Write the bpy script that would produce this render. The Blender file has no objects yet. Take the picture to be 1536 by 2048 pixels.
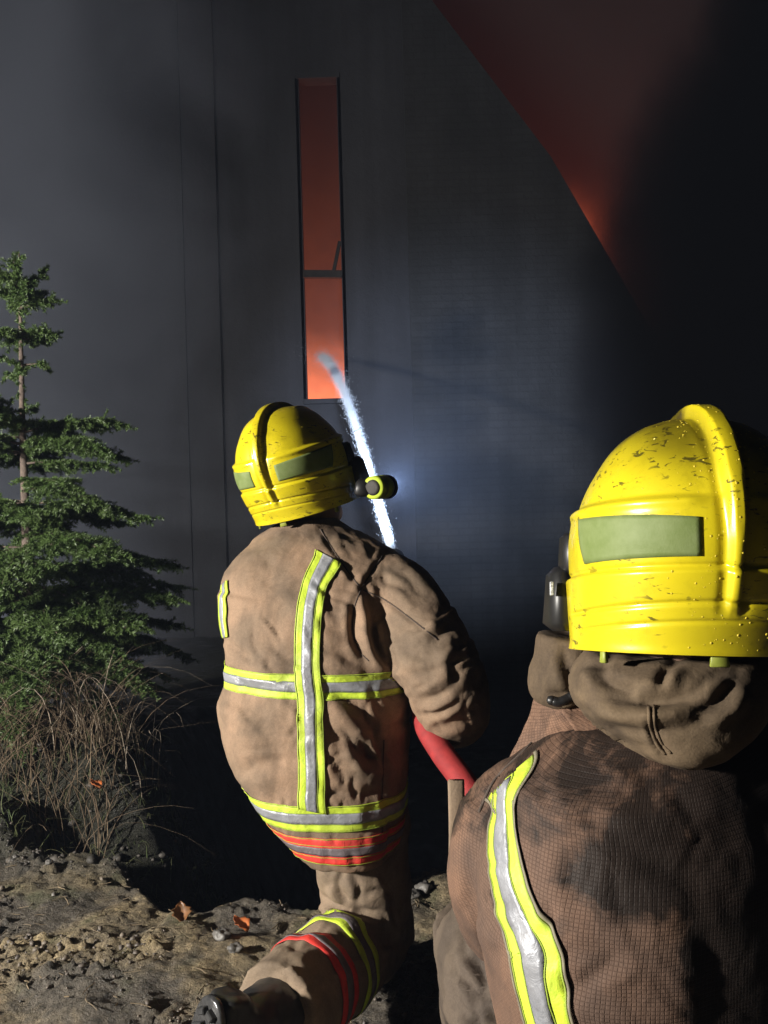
import bpy, bmesh, math, random
import numpy as np
from mathutils import Vector, Matrix, Quaternion
from mathutils.bvhtree import BVHTree
R = math.radians
rng = np.random.default_rng(7)
random.seed(7)
S = bpy.context.scene
COL = S.collection

# ------------------------------------------------------------------ camera
CAM_Z = 1.05
ROLL = R(1.6)
F = 1577.0                                  # focal length in photo pixels (1536 x 2048)
cam_d = bpy.data.cameras.new('camera'); cam = bpy.data.objects.new('camera', cam_d); COL.objects.link(cam)
cam_d.sensor_fit = 'VERTICAL'; cam_d.sensor_height = 24.0; cam_d.lens = 24.0 * F / 2048.0
cam_d.clip_start = 0.02; cam_d.clip_end = 400
cam.matrix_world = Matrix.Translation((0, 0, CAM_Z)) @ Matrix.Rotation(ROLL, 4, 'Y') @ Matrix.Rotation(R(90), 4, 'X')
S.camera = cam
S.render.resolution_x, S.render.resolution_y = 768, 1024
S.view_settings.view_transform = 'Standard'; S.view_settings.look = 'None'
S.view_settings.exposure = 0.0; S.view_settings.gamma = 1.0; S.view_settings.use_curve_mapping = False
S.cycles.use_denoising = True
S.cycles.max_bounces = 4; S.cycles.diffuse_bounces = 1; S.cycles.glossy_bounces = 1; S.cycles.transmission_bounces = 2
S.cycles.use_adaptive_sampling = True; S.cycles.adaptive_threshold = 0.025
S.cycles.transparent_max_bounces = 8; S.cycles.volume_bounces = 0; S.cycles.volume_step_rate = 3.0; S.cycles.volume_max_steps = 96; S.cycles.sample_clamp_indirect = 4.0

# ------------------------------------------------------------------ night sky, moonless sun lamp turned nearly off
SUN_EL, SUN_AZ = R(14), R(215)
W = bpy.data.worlds.new('World'); S.world = W; W.use_nodes = True
nt = W.node_tree; nt.nodes.clear()
sky = nt.nodes.new('ShaderNodeTexSky'); sky.sky_type = 'NISHITA'; sky.sun_disc = False
sky.sun_elevation = SUN_EL; sky.sun_rotation = SUN_AZ
bg = nt.nodes.new('ShaderNodeBackground'); bg.inputs['Strength'].default_value = 0.0004
wo = nt.nodes.new('ShaderNodeOutputWorld')
nt.links.new(sky.outputs[0], bg.inputs[0]); nt.links.new(bg.outputs[0], wo.inputs[0])

def lamp(name, typ, loc, aim, energy, color, **kw):
    d = bpy.data.lights.new(name, typ); o = bpy.data.objects.new(name, d); COL.objects.link(o)
    o.location = loc; d.energy = energy; d.color = color
    for k, v in kw.items(): setattr(d, k, v)
    if aim is not None:
        o.rotation_euler = (Vector(aim) - Vector(loc)).to_track_quat('-Z', 'Y').to_euler()
    return o
lamp('sun', 'SUN', (math.sin(SUN_AZ) * 30, math.cos(SUN_AZ) * 30, 12), (0, 0, 0), 0.01, (0.8, 0.88, 1.0), angle=R(2))
# the fire crew's work light stands behind the photographer's left shoulder: it alone lights the two backs
lamp('work_light', 'SPOT', (-3.2, 0.0, 1.52), (-0.4, 2.6, 0.9), 1380, (1.0, 0.95, 0.86),
     spot_size=R(150), spot_blend=0.8, shadow_soft_size=0.085)

# ------------------------------------------------------------------ helpers
CR, SR = math.cos(ROLL), math.sin(ROLL)
CAMP = np.array([0, 0, CAM_Z])
AX = np.array([CR, 0, -SR]); AZ = np.array([SR, 0, CR])        # camera right and up in the world
def P(px, py, d):
    """photo pixel + depth (metres along the view axis) -> world point"""
    u = (px - 768.0) / F * d; v = (1024.0 - py) / F * d
    return CAMP + AX * u + AZ * v + np.array([0, d, 0])
def proj(V):
    D = V - CAMP; d = D[:, 1]
    return 768 + (D @ AX) / d * F, 1024 - (D @ AZ) / d * F, d

def _hash(ix, iy, iz, seed):
    h = (ix.astype(np.int64) * 374761393 + iy.astype(np.int64) * 668265263 + iz.astype(np.int64) * 2147483647 + seed * 974711) & 0xffffffff
    h = ((h ^ (h >> 13)) * 1274126177) & 0xffffffff
    h = (h ^ (h >> 16)) & 0xffffffff
    h = (h * 2246822519) & 0xffffffff
    return ((h ^ (h >> 15)) & 0xffffff) / float(0xffffff)
def vnoise(Pn, seed=0):
    i = np.floor(Pn).astype(np.int64); f = Pn - i; f = f * f * f * (f * (f * 6 - 15) + 10)
    r = 0
    for dx in (0, 1):
        for dy in (0, 1):
            for dz in (0, 1):
                w = (f[:, 0] if dx else 1 - f[:, 0]) * (f[:, 1] if dy else 1 - f[:, 1]) * (f[:, 2] if dz else 1 - f[:, 2])
                r = r + w * _hash(i[:, 0] + dx, i[:, 1] + dy, i[:, 2] + dz, seed)
    return r * 2 - 1
def fbm(Pn, oct=4, seed=0, gain=.5):
    a, r, t = 1.0, 0, 0
    for k in range(oct):
        r = r + a * vnoise(Pn * 2.03 ** k + 17.3 * k, seed + k); t += a; a *= gain
    return r / t
def sstep(a, b, x):
    t = np.clip((x - a) / (b - a), 0, 1); return t * t * (3 - 2 * t)

def tag(o, label=None, cat=None, group=None, kind=None):
    if label: o['label'] = label
    if cat: o['category'] = cat
    if group: o['group'] = group
    if kind: o['kind'] = kind
    return o
def empty(name, loc=(0, 0, 0)):
    o = bpy.data.objects.new(name, None); COL.objects.link(o); o.location = loc; o.empty_display_size = .1
    return o
def pobj(o, parent):
    if parent is not None:
        o.parent = parent
        o.matrix_parent_inverse = Matrix.Translation(parent.location).inverted()   # every parent's world matrix is its own location
    return o
def mesh_obj(name, V, Fc, mat=None, parent=None, smooth=True):
    me = bpy.data.meshes.new(name)
    me.from_pydata([tuple(v) for v in V] if not isinstance(V, np.ndarray) else V.tolist(), [], Fc if isinstance(Fc, list) else Fc.tolist())
    me.update()
    if smooth: me.polygons.foreach_set('use_smooth', [True] * len(me.polygons))
    if mat is not None: me.materials.append(mat)
    o = bpy.data.objects.new(name, me); COL.objects.link(o)
    return pobj(o, parent)
def tri_obj(name, V, T, mat, parent=None, smooth=False):
    """fast builder for many triangles"""
    V = np.asarray(V, dtype=np.float32); T = np.asarray(T, dtype=np.int32)
    me = bpy.data.meshes.new(name); me.vertices.add(len(V)); me.vertices.foreach_set('co', V.ravel())
    me.loops.add(T.size); me.loops.foreach_set('vertex_index', T.ravel())
    me.polygons.add(len(T)); me.polygons.foreach_set('loop_start', np.arange(0, T.size, 3, dtype=np.int32))
    me.update(); me.validate()
    if smooth: me.polygons.foreach_set('use_smooth', [True] * len(me.polygons))
    me.materials.append(mat); o = bpy.data.objects.new(name, me); COL.objects.link(o)
    return pobj(o, parent)
def get_vn(me):
    n = len(me.vertices); V = np.empty(n * 3, np.float32); N = np.empty(n * 3, np.float32)
    me.vertices.foreach_get('co', V); me.vertices.foreach_get('normal', N)
    return V.reshape(-1, 3).astype(float), N.reshape(-1, 3).astype(float)
def set_v(me, V):
    me.vertices.foreach_set('co', V.astype(np.float32).ravel()); me.update()

def loft(rows, n=40, close=True):
    """rows: (centre, a, b, exponent, axis_a, axis_b) rings -> V, F"""
    V, Fc = [], []
    th = np.linspace(0, 2 * np.pi, n, endpoint=False)
    for (c, a, b, e, ua, ub) in rows:
        cs, sn = np.cos(th), np.sin(th)
        x = np.sign(cs) * np.abs(cs) ** (2 / e) * a; y = np.sign(sn) * np.abs(sn) ** (2 / e) * b
        V.append(np.asarray(c)[None] + x[:, None] * np.asarray(ua)[None] + y[:, None] * np.asarray(ub)[None])
    m = len(rows)
    for i in range(m - 1):
        for j in range(n):
            k = (j + 1) % n; Fc.append((i * n + j, i * n + k, (i + 1) * n + k, (i + 1) * n + j))
    if close:
        Fc.append(tuple(range(n))[::-1]); Fc.append(tuple((m - 1) * n + j for j in range(n)))
    return np.concatenate(V), Fc
def catmull(pts, n):
    pts = np.asarray(pts, float)
    if len(pts) == 2: t = np.linspace(0, 1, n)[:, None]; return pts[0] * (1 - t) + pts[1] * t
    p = np.vstack([2 * pts[0] - pts[1], pts, 2 * pts[-1] - pts[-2]]); out = []
    for s in np.linspace(0, len(pts) - 1, n):
        i = min(int(s), len(pts) - 2); t = s - i
        a, b, c, d = p[i:i + 4]
        out.append(.5 * ((2 * b) + (c - a) * t + (2 * a - 5 * b + 4 * c - d) * t * t + (3 * b - a - 3 * c + d) * t ** 3))
    return np.array(out)
def tube(pts, radii, n=12, m=None, flat=1.0, close=True):
    """swept tube along a smooth path; radii per control point"""
    m = m or len(pts) * 4
    C = catmull(pts, m); rr = catmull(np.array(radii)[:, None], m)[:, 0]
    T = np.gradient(C, axis=0); T /= np.linalg.norm(T, axis=1)[:, None] + 1e-9
    up = np.array([0, 0, 1.0]) if abs(T[0][2]) < .9 else np.array([1.0, 0, 0])
    a = np.cross(T[0], up); a /= np.linalg.norm(a); rows = []
    for i in range(m):
        a = a - T[i] * (a @ T[i]); a /= np.linalg.norm(a); b = np.cross(T[i], a)
        rows.append((C[i], rr[i], rr[i] * flat, 2.0, a, b))
    return loft(rows, n, close)
def join(parts):
    V, Fc, k = [], [], 0
    for v, f in parts:
        V.append(np.asarray(v)); Fc += [tuple(i + k for i in q) for q in f]; k += len(v)
    return np.concatenate(V), Fc
def ellipsoid(c, r, n=20, m=14, rot=None):
    rows = []
    for i in range(m):
        t = math.pi * (i + .35) / (m - .3) - math.pi / 2
        rows.append(((0, 0, math.sin(t) * r[2]), math.cos(t) * r[0], math.cos(t) * r[1], 2, (1, 0, 0), (0, 1, 0)))
    V, Fc = loft(rows, n)
    if rot is not None: V = V @ np.array(rot).T
    return V + np.asarray(c), Fc
def box(c, s, rot=None, taper=1.0, bev=.12):
    """bevelled box: chamfered by rounding the ring"""
    c = np.asarray(c, float); sx, sy, sz = [q / 2 for q in s]; b = min(sx, sy, sz) * 2 * bev
    rows = []
    for z, k in ((-sz, 1), (-sz + b, 0), (sz - b, 0), (sz, 1)):
        w = taper if z > 0 else 1.0
        rows.append((z, (sx - b * k) * w, (sy - b * k) * w))
    V = []
    for z, x, y in rows:
        q = b * .7
        V += [(x - q, -y, z), (x, -y + q, z), (x, y - q, z), (x - q, y, z), (-x + q, y, z), (-x, y - q, z), (-x, -y + q, z), (-x + q, -y, z)]
    V = np.array(V); Fc = []
    for i in range(3):
        for j in range(8): Fc.append((i * 8 + j, i * 8 + (j + 1) % 8, i * 8 + 8 + (j + 1) % 8, i * 8 + 8 + j))
    Fc.append(tuple(range(7, -1, -1))); Fc.append(tuple(24 + j for j in range(8)))
    if rot is not None: V = V @ np.array(rot).T
    return V + c, Fc
def remesh(parts, voxel, smooth=6, name='tmp'):
    V, Fc = join(parts)
    o = mesh_obj(name, V, Fc)
    m = o.modifiers.new('r', 'REMESH'); m.mode = 'VOXEL'; m.voxel_size = voxel; m.use_smooth_shade = True
    s = o.modifiers.new('s', 'SMOOTH'); s.iterations = smooth; s.factor = .5
    dg = bpy.context.evaluated_depsgraph_get(); me = bpy.data.meshes.new_from_object(o.evaluated_get(dg))
    old = o.data; bpy.data.objects.remove(o); bpy.data.meshes.remove(old)
    me.polygons.foreach_set('use_smooth', [True] * len(me.polygons))
    return me
def link_mesh(name, me, mat, parent):
    me.name = name
    me.materials.clear(); me.materials.append(mat)
    o = bpy.data.objects.new(name, me); COL.objects.link(o)
    return pobj(o, parent)
def bvh_of(me):
    V, N = get_vn(me); return BVHTree.FromPolygons(V.tolist(), [tuple(p.vertices) for p in me.polygons])
def visible(me, V):
    b = bvh_of(me); c = Vector(CAMP); out = np.zeros(len(V), bool)
    for i, v in enumerate(V):
        d = Vector(v) - c; L = d.length; h = b.ray_cast(c, d / L)
        out[i] = h[0] is not None and h[3] > L - .03
    return out
def polydist(px, py, pts):
    """signed distance to a polyline and the parameter along it, in photo pixels"""
    best = np.full(len(px), 1e9); sg = np.zeros(len(px)); tt = np.zeros(len(px)); n = len(pts) - 1
    for i in range(n):
        ax, ay = pts[i]; bx, by = pts[i + 1]; dx, dy = bx - ax, by - ay; L2 = dx * dx + dy * dy + 1e-9
        t = np.clip(((px - ax) * dx + (py - ay) * dy) / L2, 0, 1)
        ex, ey = px - ax - t * dx, py - ay - t * dy; d = np.hypot(ex, ey); s = np.sign(dx * ey - dy * ex)
        q = d < best; best[q] = d[q]; sg[q] = s[q]; tt[q] = (i + t[q]) / n
    return best, sg, tt
def creases(x0, x1, y0, y1, n, seed, ang, L=(40, 110), w=(3.5, 7), dep=(.0015, .004)):
    r = np.random.default_rng(seed); out = []
    for _ in range(n):
        cx, cy, a, l = r.uniform(x0, x1), r.uniform(y0, y1), R(r.normal(*ang)), r.uniform(*L) / 2; b = r.normal(0, .25) * l
        out.append(([(cx - math.cos(a) * l, cy - math.sin(a) * l), (cx - math.sin(a) * b, cy + math.cos(a) * b), (cx + math.cos(a) * l, cy + math.sin(a) * l)], r.uniform(*w), r.uniform(*dep), r.uniform(.5, 1)))
    return out
def folds(me, lst, noise=(), far=0.0):
    """sculpts cloth: lst of (pixel polyline, width px, depth m, ridge factor); noise of (freq xyz, amp, seed)"""
    V, N = get_vn(me); D = np.zeros(len(V))
    for fr, amp, sd in noise:
        D += amp * fbm(V * np.array(fr), 3, sd)
    if lst:
        px, py, d = proj(V); vis = visible(me, V)
        for pts, w, dep, ridge in lst:
            pp = catmull([(a, b) for a, b in pts], max(2, 5 * len(pts)))
            q = vis & (px > pp[:, 0].min() - 5 * w) & (px < pp[:, 0].max() + 5 * w) & (py > pp[:, 1].min() - 5 * w) & (py < pp[:, 1].max() + 5 * w)
            if not q.any(): continue
            dist, sg, t = polydist(px[q], py[q], pp)
            s = dist * sg; tap = np.clip(np.sin(np.pi * np.clip(t, .02, .98)), 0, 1) ** .6
            off = np.hypot(np.clip(dist, 0, None), 0)
            pr = -dep * np.exp(-(s / w) ** 2) + ridge * dep * np.exp(-((s - 2.0 * w) / (1.3 * w)) ** 2)
            D[q] += pr * tap
    V += N * D[:, None]
    set_v(me, V)

# ------------------------------------------------------------------ materials
def newmat(name):
    m = bpy.data.materials.new(name); m.use_nodes = True
    n = m.node_tree; return m, n, n.nodes['Principled BSDF'], n.nodes['Material Output']
def nd(n, t, **kw):
    x = n.nodes.new(t)
    for k, v in kw.items():
        if k in x.inputs: x.inputs[k].default_value = v
        else: setattr(x, k, v)
    return x
def noise_node(n, scale, detail=4, rough=.55, vec=None, dist=0.0):
    x = n.nodes.new('ShaderNodeTexNoise'); x.inputs['Scale'].default_value = scale; x.inputs['Detail'].default_value = detail
    x.inputs['Roughness'].default_value = rough; x.inputs['Distortion'].default_value = dist
    if vec is not None: n.links.new(vec, x.inputs['Vector'])
    return x
def ramp(n, src, stops):
    x = n.nodes.new('ShaderNodeValToRGB'); e = x.color_ramp.elements
    while len(e) < len(stops): e.new(.5)
    for el, (p, c) in zip(e, stops):
        el.position = p; el.color = (c, c, c, 1) if isinstance(c, (int, float)) else (*c, 1)
    n.links.new(src, x.inputs[0]); return x
def mixc(n, fac, a, b, mode='MIX'):
    x = n.nodes.new('ShaderNodeMix'); x.data_type = 'RGBA'; x.blend_type = mode
    for s, v in ((0, fac), (6, a), (7, b)):
        if hasattr(v, 'links') or hasattr(v, 'is_linked'): n.links.new(v, x.inputs[s])
        elif s == 0: x.inputs[0].default_value = v
        else: x.inputs[s].default_value = (*v, 1)
    return x.outputs[2]
def math_n(n, op, a, b=None):
    x = n.nodes.new('ShaderNodeMath'); x.operation = op
    for i, v in enumerate((a, b)):
        if v is None: continue
        if hasattr(v, 'is_linked'): n.links.new(v, x.inputs[i])
        else: x.inputs[i].default_value = v
    return x.outputs[0]
def bump(n, h, strength, dist, prev=None):
    x = n.nodes.new('ShaderNodeBump'); x.inputs['Strength'].default_value = strength; x.inputs['Distance'].default_value = dist
    n.links.new(h, x.inputs['Height'])
    if prev is not None: n.links.new(prev, x.inputs['Normal'])
    return x.outputs[0]
def plain(name, c1, c2=None, rough=.6, scale=20, metal=0.0, bscale=None, bstr=.2, bdist=.002, spec=.5, coat=0.0, stops=(.35, .65)):
    m, n, b, o = newmat(name); tc = n.nodes.new('ShaderNodeTexCoord').outputs['Object']
    if c2 is None: c2 = tuple(x * .75 for x in c1)
    no = noise_node(n, scale, 5, .6, tc); r = ramp(n, no.outputs[0], [(stops[0], 0.0), (stops[1], 1.0)])
    n.links.new(mixc(n, r.outputs[0], c1, c2), b.inputs['Base Color'])
    b.inputs['Roughness'].default_value = rough; b.inputs['Metallic'].default_value = metal
    b.inputs['Specular IOR Level'].default_value = spec; b.inputs['Coat Weight'].default_value = coat
    if bscale:
        nb = noise_node(n, bscale, 4, .6, tc); n.links.new(bump(n, nb.outputs[0], bstr, bdist), b.inputs['Normal'])
    return m
def fabric(name, c1, c2, dirt, dirt_amt=(.5, .75), grid=False, wet=False):
    m, n, b, o = newmat(name); tc = n.nodes.new('ShaderNodeTexCoord').outputs['Object']
    big = noise_node(n, 5.5, 4, .55, tc); r1 = ramp(n, big.outputs[0], [(.38, 0.0), (.62, 1.0)])
    col = mixc(n, r1.outputs[0], c1, c2)
    st = noise_node(n, 11, 6, .65, tc, .6); r2 = ramp(n, st.outputs[0], [(dirt_amt[0], 0.0), (dirt_amt[1], 1.0)])
    col = mixc(n, math_n(n, 'MULTIPLY', r2.outputs[0], .75), col, dirt)
    fine = noise_node(n, 330, 3, .7, tc); rf = ramp(n, fine.outputs[0], [(.3, .82), (.7, 1.1)])
    col = mixc(n, 1.0, col, rf.outputs[0], 'MULTIPLY')
    nb = noise_node(n, 420, 2, .6, tc); nrm = bump(n, nb.outputs[0], .35, .0008)
    wr = noise_node(n, 38, 3, .5, tc, 1.2); nrm = bump(n, wr.outputs[0], .35, .004, nrm)
    rough = .85
    if grid:
        at = n.nodes.new('ShaderNodeAttribute'); at.attribute_name = 'weave'
        sp = n.nodes.new('ShaderNodeSeparateXYZ'); n.links.new(at.outputs['Vector'], sp.inputs[0])
        ln = []
        for k in (0, 1):
            f = math_n(n, 'FRACT', math_n(n, 'MULTIPLY', sp.outputs[k], 1 / .0041))
            a = math_n(n, 'ABSOLUTE', math_n(n, 'SUBTRACT', f, .5)); ln.append(a)
        mx = math_n(n, 'MAXIMUM', ln[0], ln[1]); rg = ramp(n, mx, [(.33, 1.0), (.47, 0.0)])
        dk = mixc(n, 1.0, col, (.68, .65, .64), 'MULTIPLY')
        col = mixc(n, rg.outputs[0], dk, col)
        nrm = bump(n, rg.outputs[0], .45, .0008, nrm)
    n.links.new(col, b.inputs['Base Color']); n.links.new(nrm, b.inputs['Normal'])
    b.inputs['Roughness'].default_value = rough; b.inputs['Specular IOR Level'].default_value = .25
    if wet:
        # soot and water soaked into the cloth, and shade painted in over the back and right side
        at2 = n.nodes.new('ShaderNodeAttribute'); at2.attribute_name = 'soot_shade'
        sn = noise_node(n, 16, 6, .7, tc, .5); v = math_n(n, 'ADD', at2.outputs['Fac'], math_n(n, 'MULTIPLY', math_n(n, 'SUBTRACT', sn.outputs[0], .5), 1.3))
        rw = ramp(n, v, [(.36, 0.0), (.66, 1.0)])
        n.links.new(mixc(n, math_n(n, 'MULTIPLY', rw.outputs[0], .93), col, (.010, .007, .006)), b.inputs['Base Color'])
        rr = ramp(n, rw.outputs[0], [(0, .85), (1, .66)]); n.links.new(rr.outputs[0], b.inputs['Roughness'])
    return m

M = {}
M['coat'] = fabric('worn_tan_cloth', (.29, .19, .125), (.20, .145, .10), (.095, .07, .052), (.42, .72))
M['coat2'] = fabric('ripstop_cloth', (.205, .118, .078), (.140, .088, .064), (.08, .055, .045), (.42, .72), grid=True, wet=True)
M['trouser'] = fabric('trouser_cloth', (.27, .195, .135), (.20, .15, .105), (.085, .065, .05), (.45, .75))
M['trouser2'] = fabric('sooty_trouser_cloth', (.115, .088, .066), (.08, .062, .05), (.04, .032, .027), (.45, .75))
M['hood'] = fabric('hood_cloth', (.135, .095, .058), (.10, .072, .045), (.035, .025, .02), (.42, .72))
M['seam'] = plain('seam_thread', (.07, .05, .04), rough=.9)
def tape_mat(name, c1, c2, grime_shade, rough, metal=0.0):
    m, n, b, o = newmat(name); tc = n.nodes.new('ShaderNodeTexCoord').outputs['Object']
    a = noise_node(n, 26, 4, .6, tc); col = mixc(n, ramp(n, a.outputs[0], [(.35, 0.0), (.65, 1.0)]).outputs[0], c1, c2)
    g = noise_node(n, 60, 6, .75, tc, .8); rg = ramp(n, g.outputs[0], [(.54, 0.0), (.72, .75)]); col = mixc(n, rg.outputs[0], col, grime_shade)
    g2 = noise_node(n, 9, 3, .6, tc); rg2 = ramp(n, g2.outputs[0], [(.5, 0.0), (.75, .5)]); col = mixc(n, rg2.outputs[0], col, grime_shade)
    n.links.new(col, b.inputs['Base Color']); b.inputs['Metallic'].default_value = metal
    rr = ramp(n, g.outputs[0], [(.4, rough), (.7, .75)]); n.links.new(rr.outputs[0], b.inputs['Roughness'])
    w = noise_node(n, 55, 3, .5, tc, 1.5); nrm = bump(n, w.outputs[0], .5, .003); f = noise_node(n, 380, 2, .6, tc); n.links.new(bump(n, f.outputs[0], .3, .0006, nrm), b.inputs['Normal'])
    return m
M['yellow_tape'] = tape_mat('fluorescent_tape', (.60, .78, .05), (.48, .62, .05), (.22, .24, .06), .55)
M['red_tape'] = tape_mat('red_tape', (.82, .05, .035), (.6, .035, .03), (.25, .05, .04), .6)
M['silver'] = tape_mat('silver_tape', (.34, .35, .38), (.25, .26, .29), (.14, .13, .13), .36, .3)
M['grey_tape'] = tape_mat('dull_silver_tape', (.19, .16, .17), (.14, .12, .13), (.08, .07, .07), .5, .2)
M['black'] = plain('black_plastic', (.012, .012, .013), rough=.42, scale=40)
M['rubber'] = plain('black_rubber', (.016, .016, .017), (.03, .029, .028), .38, 60, bscale=120, bstr=.2)
M['sole'] = plain('wet_sole_rubber', (.05, .05, .052), (.025, .025, .026), .22, 60, bscale=150, bstr=.2)
M['glove'] = plain('dark_glove_leather', (.02, .018, .016), (.035, .03, .026), .7, 40, bscale=90, bstr=.4, bdist=.003)
M['skin'] = plain('skin', (.45, .27, .19), rough=.55)
M['hose'] = plain('red_hose', (.34, .032, .032), (.24, .024, .026), .68, 45, bscale=420, bstr=.7, bdist=.0015, spec=.3)
M['metal'] = plain('nozzle_metal', (.5, .5, .5), (.35, .35, .35), .35, 30, 1.0)
M['visor'] = plain('dark_visor', (.02, .015, .008), rough=.12, coat=.5)
def helmet_mat():
    m, n, b, o = newmat('helmet_yellow'); tc = n.nodes.new('ShaderNodeTexCoord').outputs['Object']
    big = noise_node(n, 9, 4, .6, tc); col = mixc(n, big.outputs[0], (.64, .53, .011), (.53, .43, .012))
    mp = n.nodes.new('ShaderNodeMapping'); mp.inputs['Scale'].default_value = (60, 60, 180); mp.inputs['Rotation'].default_value = (.4, .7, .2)
    n.links.new(tc, mp.inputs[0])
    sc = noise_node(n, 1.0, 3, .6, mp.outputs[0], .8); r = ramp(n, sc.outputs[0], [(.60, 0.0), (.64, 1.0)])
    ms = noise_node(n, 14, 3, .5, tc); rm = ramp(n, ms.outputs[0], [(.44, 0.0), (.54, 1.0)])
    col = mixc(n, math_n(n, 'MULTIPLY', math_n(n, 'MULTIPLY', r.outputs[0], rm.outputs[0]), .85), col, (.05, .045, .01))
    gr = noise_node(n, 26, 6, .7, tc); rg = ramp(n, gr.outputs[0], [(.52, 0.0), (.8, .6)])
    at = n.nodes.new('ShaderNodeAttribute'); at.attribute_name = 'grime_shade'
    g = math_n(n, 'ADD', math_n(n, 'MULTIPLY', at.outputs['Fac'], .8), math_n(n, 'MULTIPLY', rg.outputs[0], .55))
    g = math_n(n, 'MULTIPLY', g, math_n(n, 'ADD', .55, math_n(n, 'MULTIPLY', ms.outputs[0], .9)))
    g = math_n(n, 'MINIMUM', g, .93)
    col = mixc(n, g, col, (.018, .012, .003))
    n.links.new(col, b.inputs['Base Color']); b.inputs['Roughness'].default_value = .3; b.inputs['Coat Weight'].default_value = .25; b.inputs['Coat Roughness'].default_value = .12
    nb = noise_node(n, 170, 3, .6, tc); n.links.new(bump(n, nb.outputs[0], .12, .001), b.inputs['Normal'])
    return m
M['helmet'] = helmet_mat()
M['panel'] = plain('green_reflective_panel', (.13, .175, .05), (.175, .22, .085), .6, 40, .0, bscale=500, bstr=.3, bdist=.0008, spec=.3)
def glass_drop():
    m, n, b, o = newmat('water_drop'); b.inputs['Base Color'].default_value = (.62, .48, .05, 1); b.inputs['Roughness'].default_value = .06; b.inputs['Specular IOR Level'].default_value = .8
    return m
M['drop'] = glass_drop()

# ================================================================== GROUND
def edge_y(x):      # lip of the muddy bank
    return 2.30 - .20 * np.tanh((x + .75) * 2.2) + .07 * np.sin(x * 5.3 + 1) + .04 * np.sin(x * 13 + .4)
def ground_h(x, y, fine=True):
    x = np.asarray(x, float); y = np.asarray(y, float)
    e = edge_y(x)
    drop = sstep(0, .30, y - e) * .62
    mound = 1 - sstep(-1.05, -.45, x + .12 * np.sin(y * 2.3))
    rise = sstep(2.5, 2.95, y + .06 * np.sin(x * 3)) * .86 * mound
    drop = drop + (.75 - .35 * mound) * sstep(.1, 3.2, y - e)
    Q = np.stack([x, y, np.zeros_like(x)], -1).reshape(-1, 3)
    h = -drop + rise + (.05 * fbm(Q * 1.7, 3, 5)).reshape(x.shape)
    if fine:
        near = 1 - sstep(.15, .5, y - e)
        c = fbm(Q * 9, 4, 11).reshape(x.shape); k = fbm(Q * 34, 4, 23, .6).reshape(x.shape)
        rough = sstep(-.22, .12, fbm(Q * np.array([2.6, 4.2, 1]) + 3.1, 3, 41).reshape(x.shape))   # churned soil against smooth mud
        k2 = fbm(Q * 80, 2, 29).reshape(x.shape)
        h = h + near * (.024 * c + (.25 + .75 * rough) * (.030 * np.abs(k) + .014 * np.clip(k, 0, 1) + .010 * k2))
        h = h + (1 - near) * .05 * c
        # lip crumbles
        h = h + .03 * np.exp(-((y - e) / .12) ** 2) * fbm(Q * 14, 3, 8).reshape(x.shape)
    return h
def soil_mat():
    m, n, b, o = newmat('churned_mud'); tc = n.nodes.new('ShaderNodeTexCoord').outputs['Object']
    a = noise_node(n, 3.2, 5, .6, tc, .4); r = ramp(n, a.outputs[0], [(.46, 0.0), (.66, 1.0)])
    col = mixc(n, r.outputs[0], (.105, .090, .072), (.33, .255, .145))
    f = noise_node(n, 60, 6, .7, tc); rf = ramp(n, f.outputs[0], [(.32, .28), (.68, 1.5)])
    col = mixc(n, 1.0, col, rf.outputs[0], 'MULTIPLY')
    g = noise_node(n, 6.5, 4, .6, tc); rg = ramp(n, g.outputs[0], [(.56, 0.0), (.68, .6)])
    col = mixc(n, rg.outputs[0], col, (.075, .08, .035))
    # beyond the lip: dark turf instead of trampled mud, with the ditch's shade painted in
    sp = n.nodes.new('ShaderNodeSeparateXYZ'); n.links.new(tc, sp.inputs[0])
    turf_shade = ramp(n, math_n(n, 'MULTIPLY', math_n(n, 'ADD', sp.outputs[1], math_n(n, 'MULTIPLY', a.outputs[0], .4)), .2), [(.49, 0.0), (.555, 1.0)])
    col = mixc(n, turf_shade.outputs[0], col, (.022, .022, .014))
    n.links.new(col, b.inputs['Base Color'])
    w = ramp(n, a.outputs[0], [(.36, .32), (.55, .8)]); n.links.new(w.outputs[0], b.inputs['Roughness']); b.inputs['Specular IOR Level'].default_value = .4
    nb = noise_node(n, 130, 6, .7, tc); n.links.new(bump(n, nb.outputs[0], 1.0, .012), b.inputs['Normal'])
    return m
M['soil'] = soil_mat()
xs = np.concatenate([[-90, -40, -16, -8, -4.5, -3.2], np.linspace(-2.3, 1.3, 430), [1.8, 2.6, 4, 8, 16, 40, 90]])
ys = np.concatenate([[-40, -12, -4, -1.5, -.2, .6], np.linspace(1.0, 2.9, 250), np.linspace(2.95, 4.2, 70), [4.6, 5.2, 6.2, 8, 12, 20, 40, 120]])
gx, gy = np.meshgrid(xs, ys); gz = ground_h(gx, gy)
far = np.maximum(np.abs(gx), np.abs(gy)) > 4.5
gz = np.where(far, ground_h(gx, gy, False), gz)
nx, ny = len(xs), len(ys)
GV = np.stack([gx, gy, gz], -1).reshape(-1, 3)
ii = np.arange(nx * ny).reshape(ny, nx)
q = np.stack([ii[:-1, :-1], ii[:-1, 1:], ii[1:, 1:], ii[1:, :-1]], -1).reshape(-1, 4)
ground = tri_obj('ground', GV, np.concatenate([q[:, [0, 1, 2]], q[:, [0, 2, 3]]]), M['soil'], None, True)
tag(ground, 'trampled muddy earth bank falling into a dark ditch', None, None, 'structure')

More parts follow.
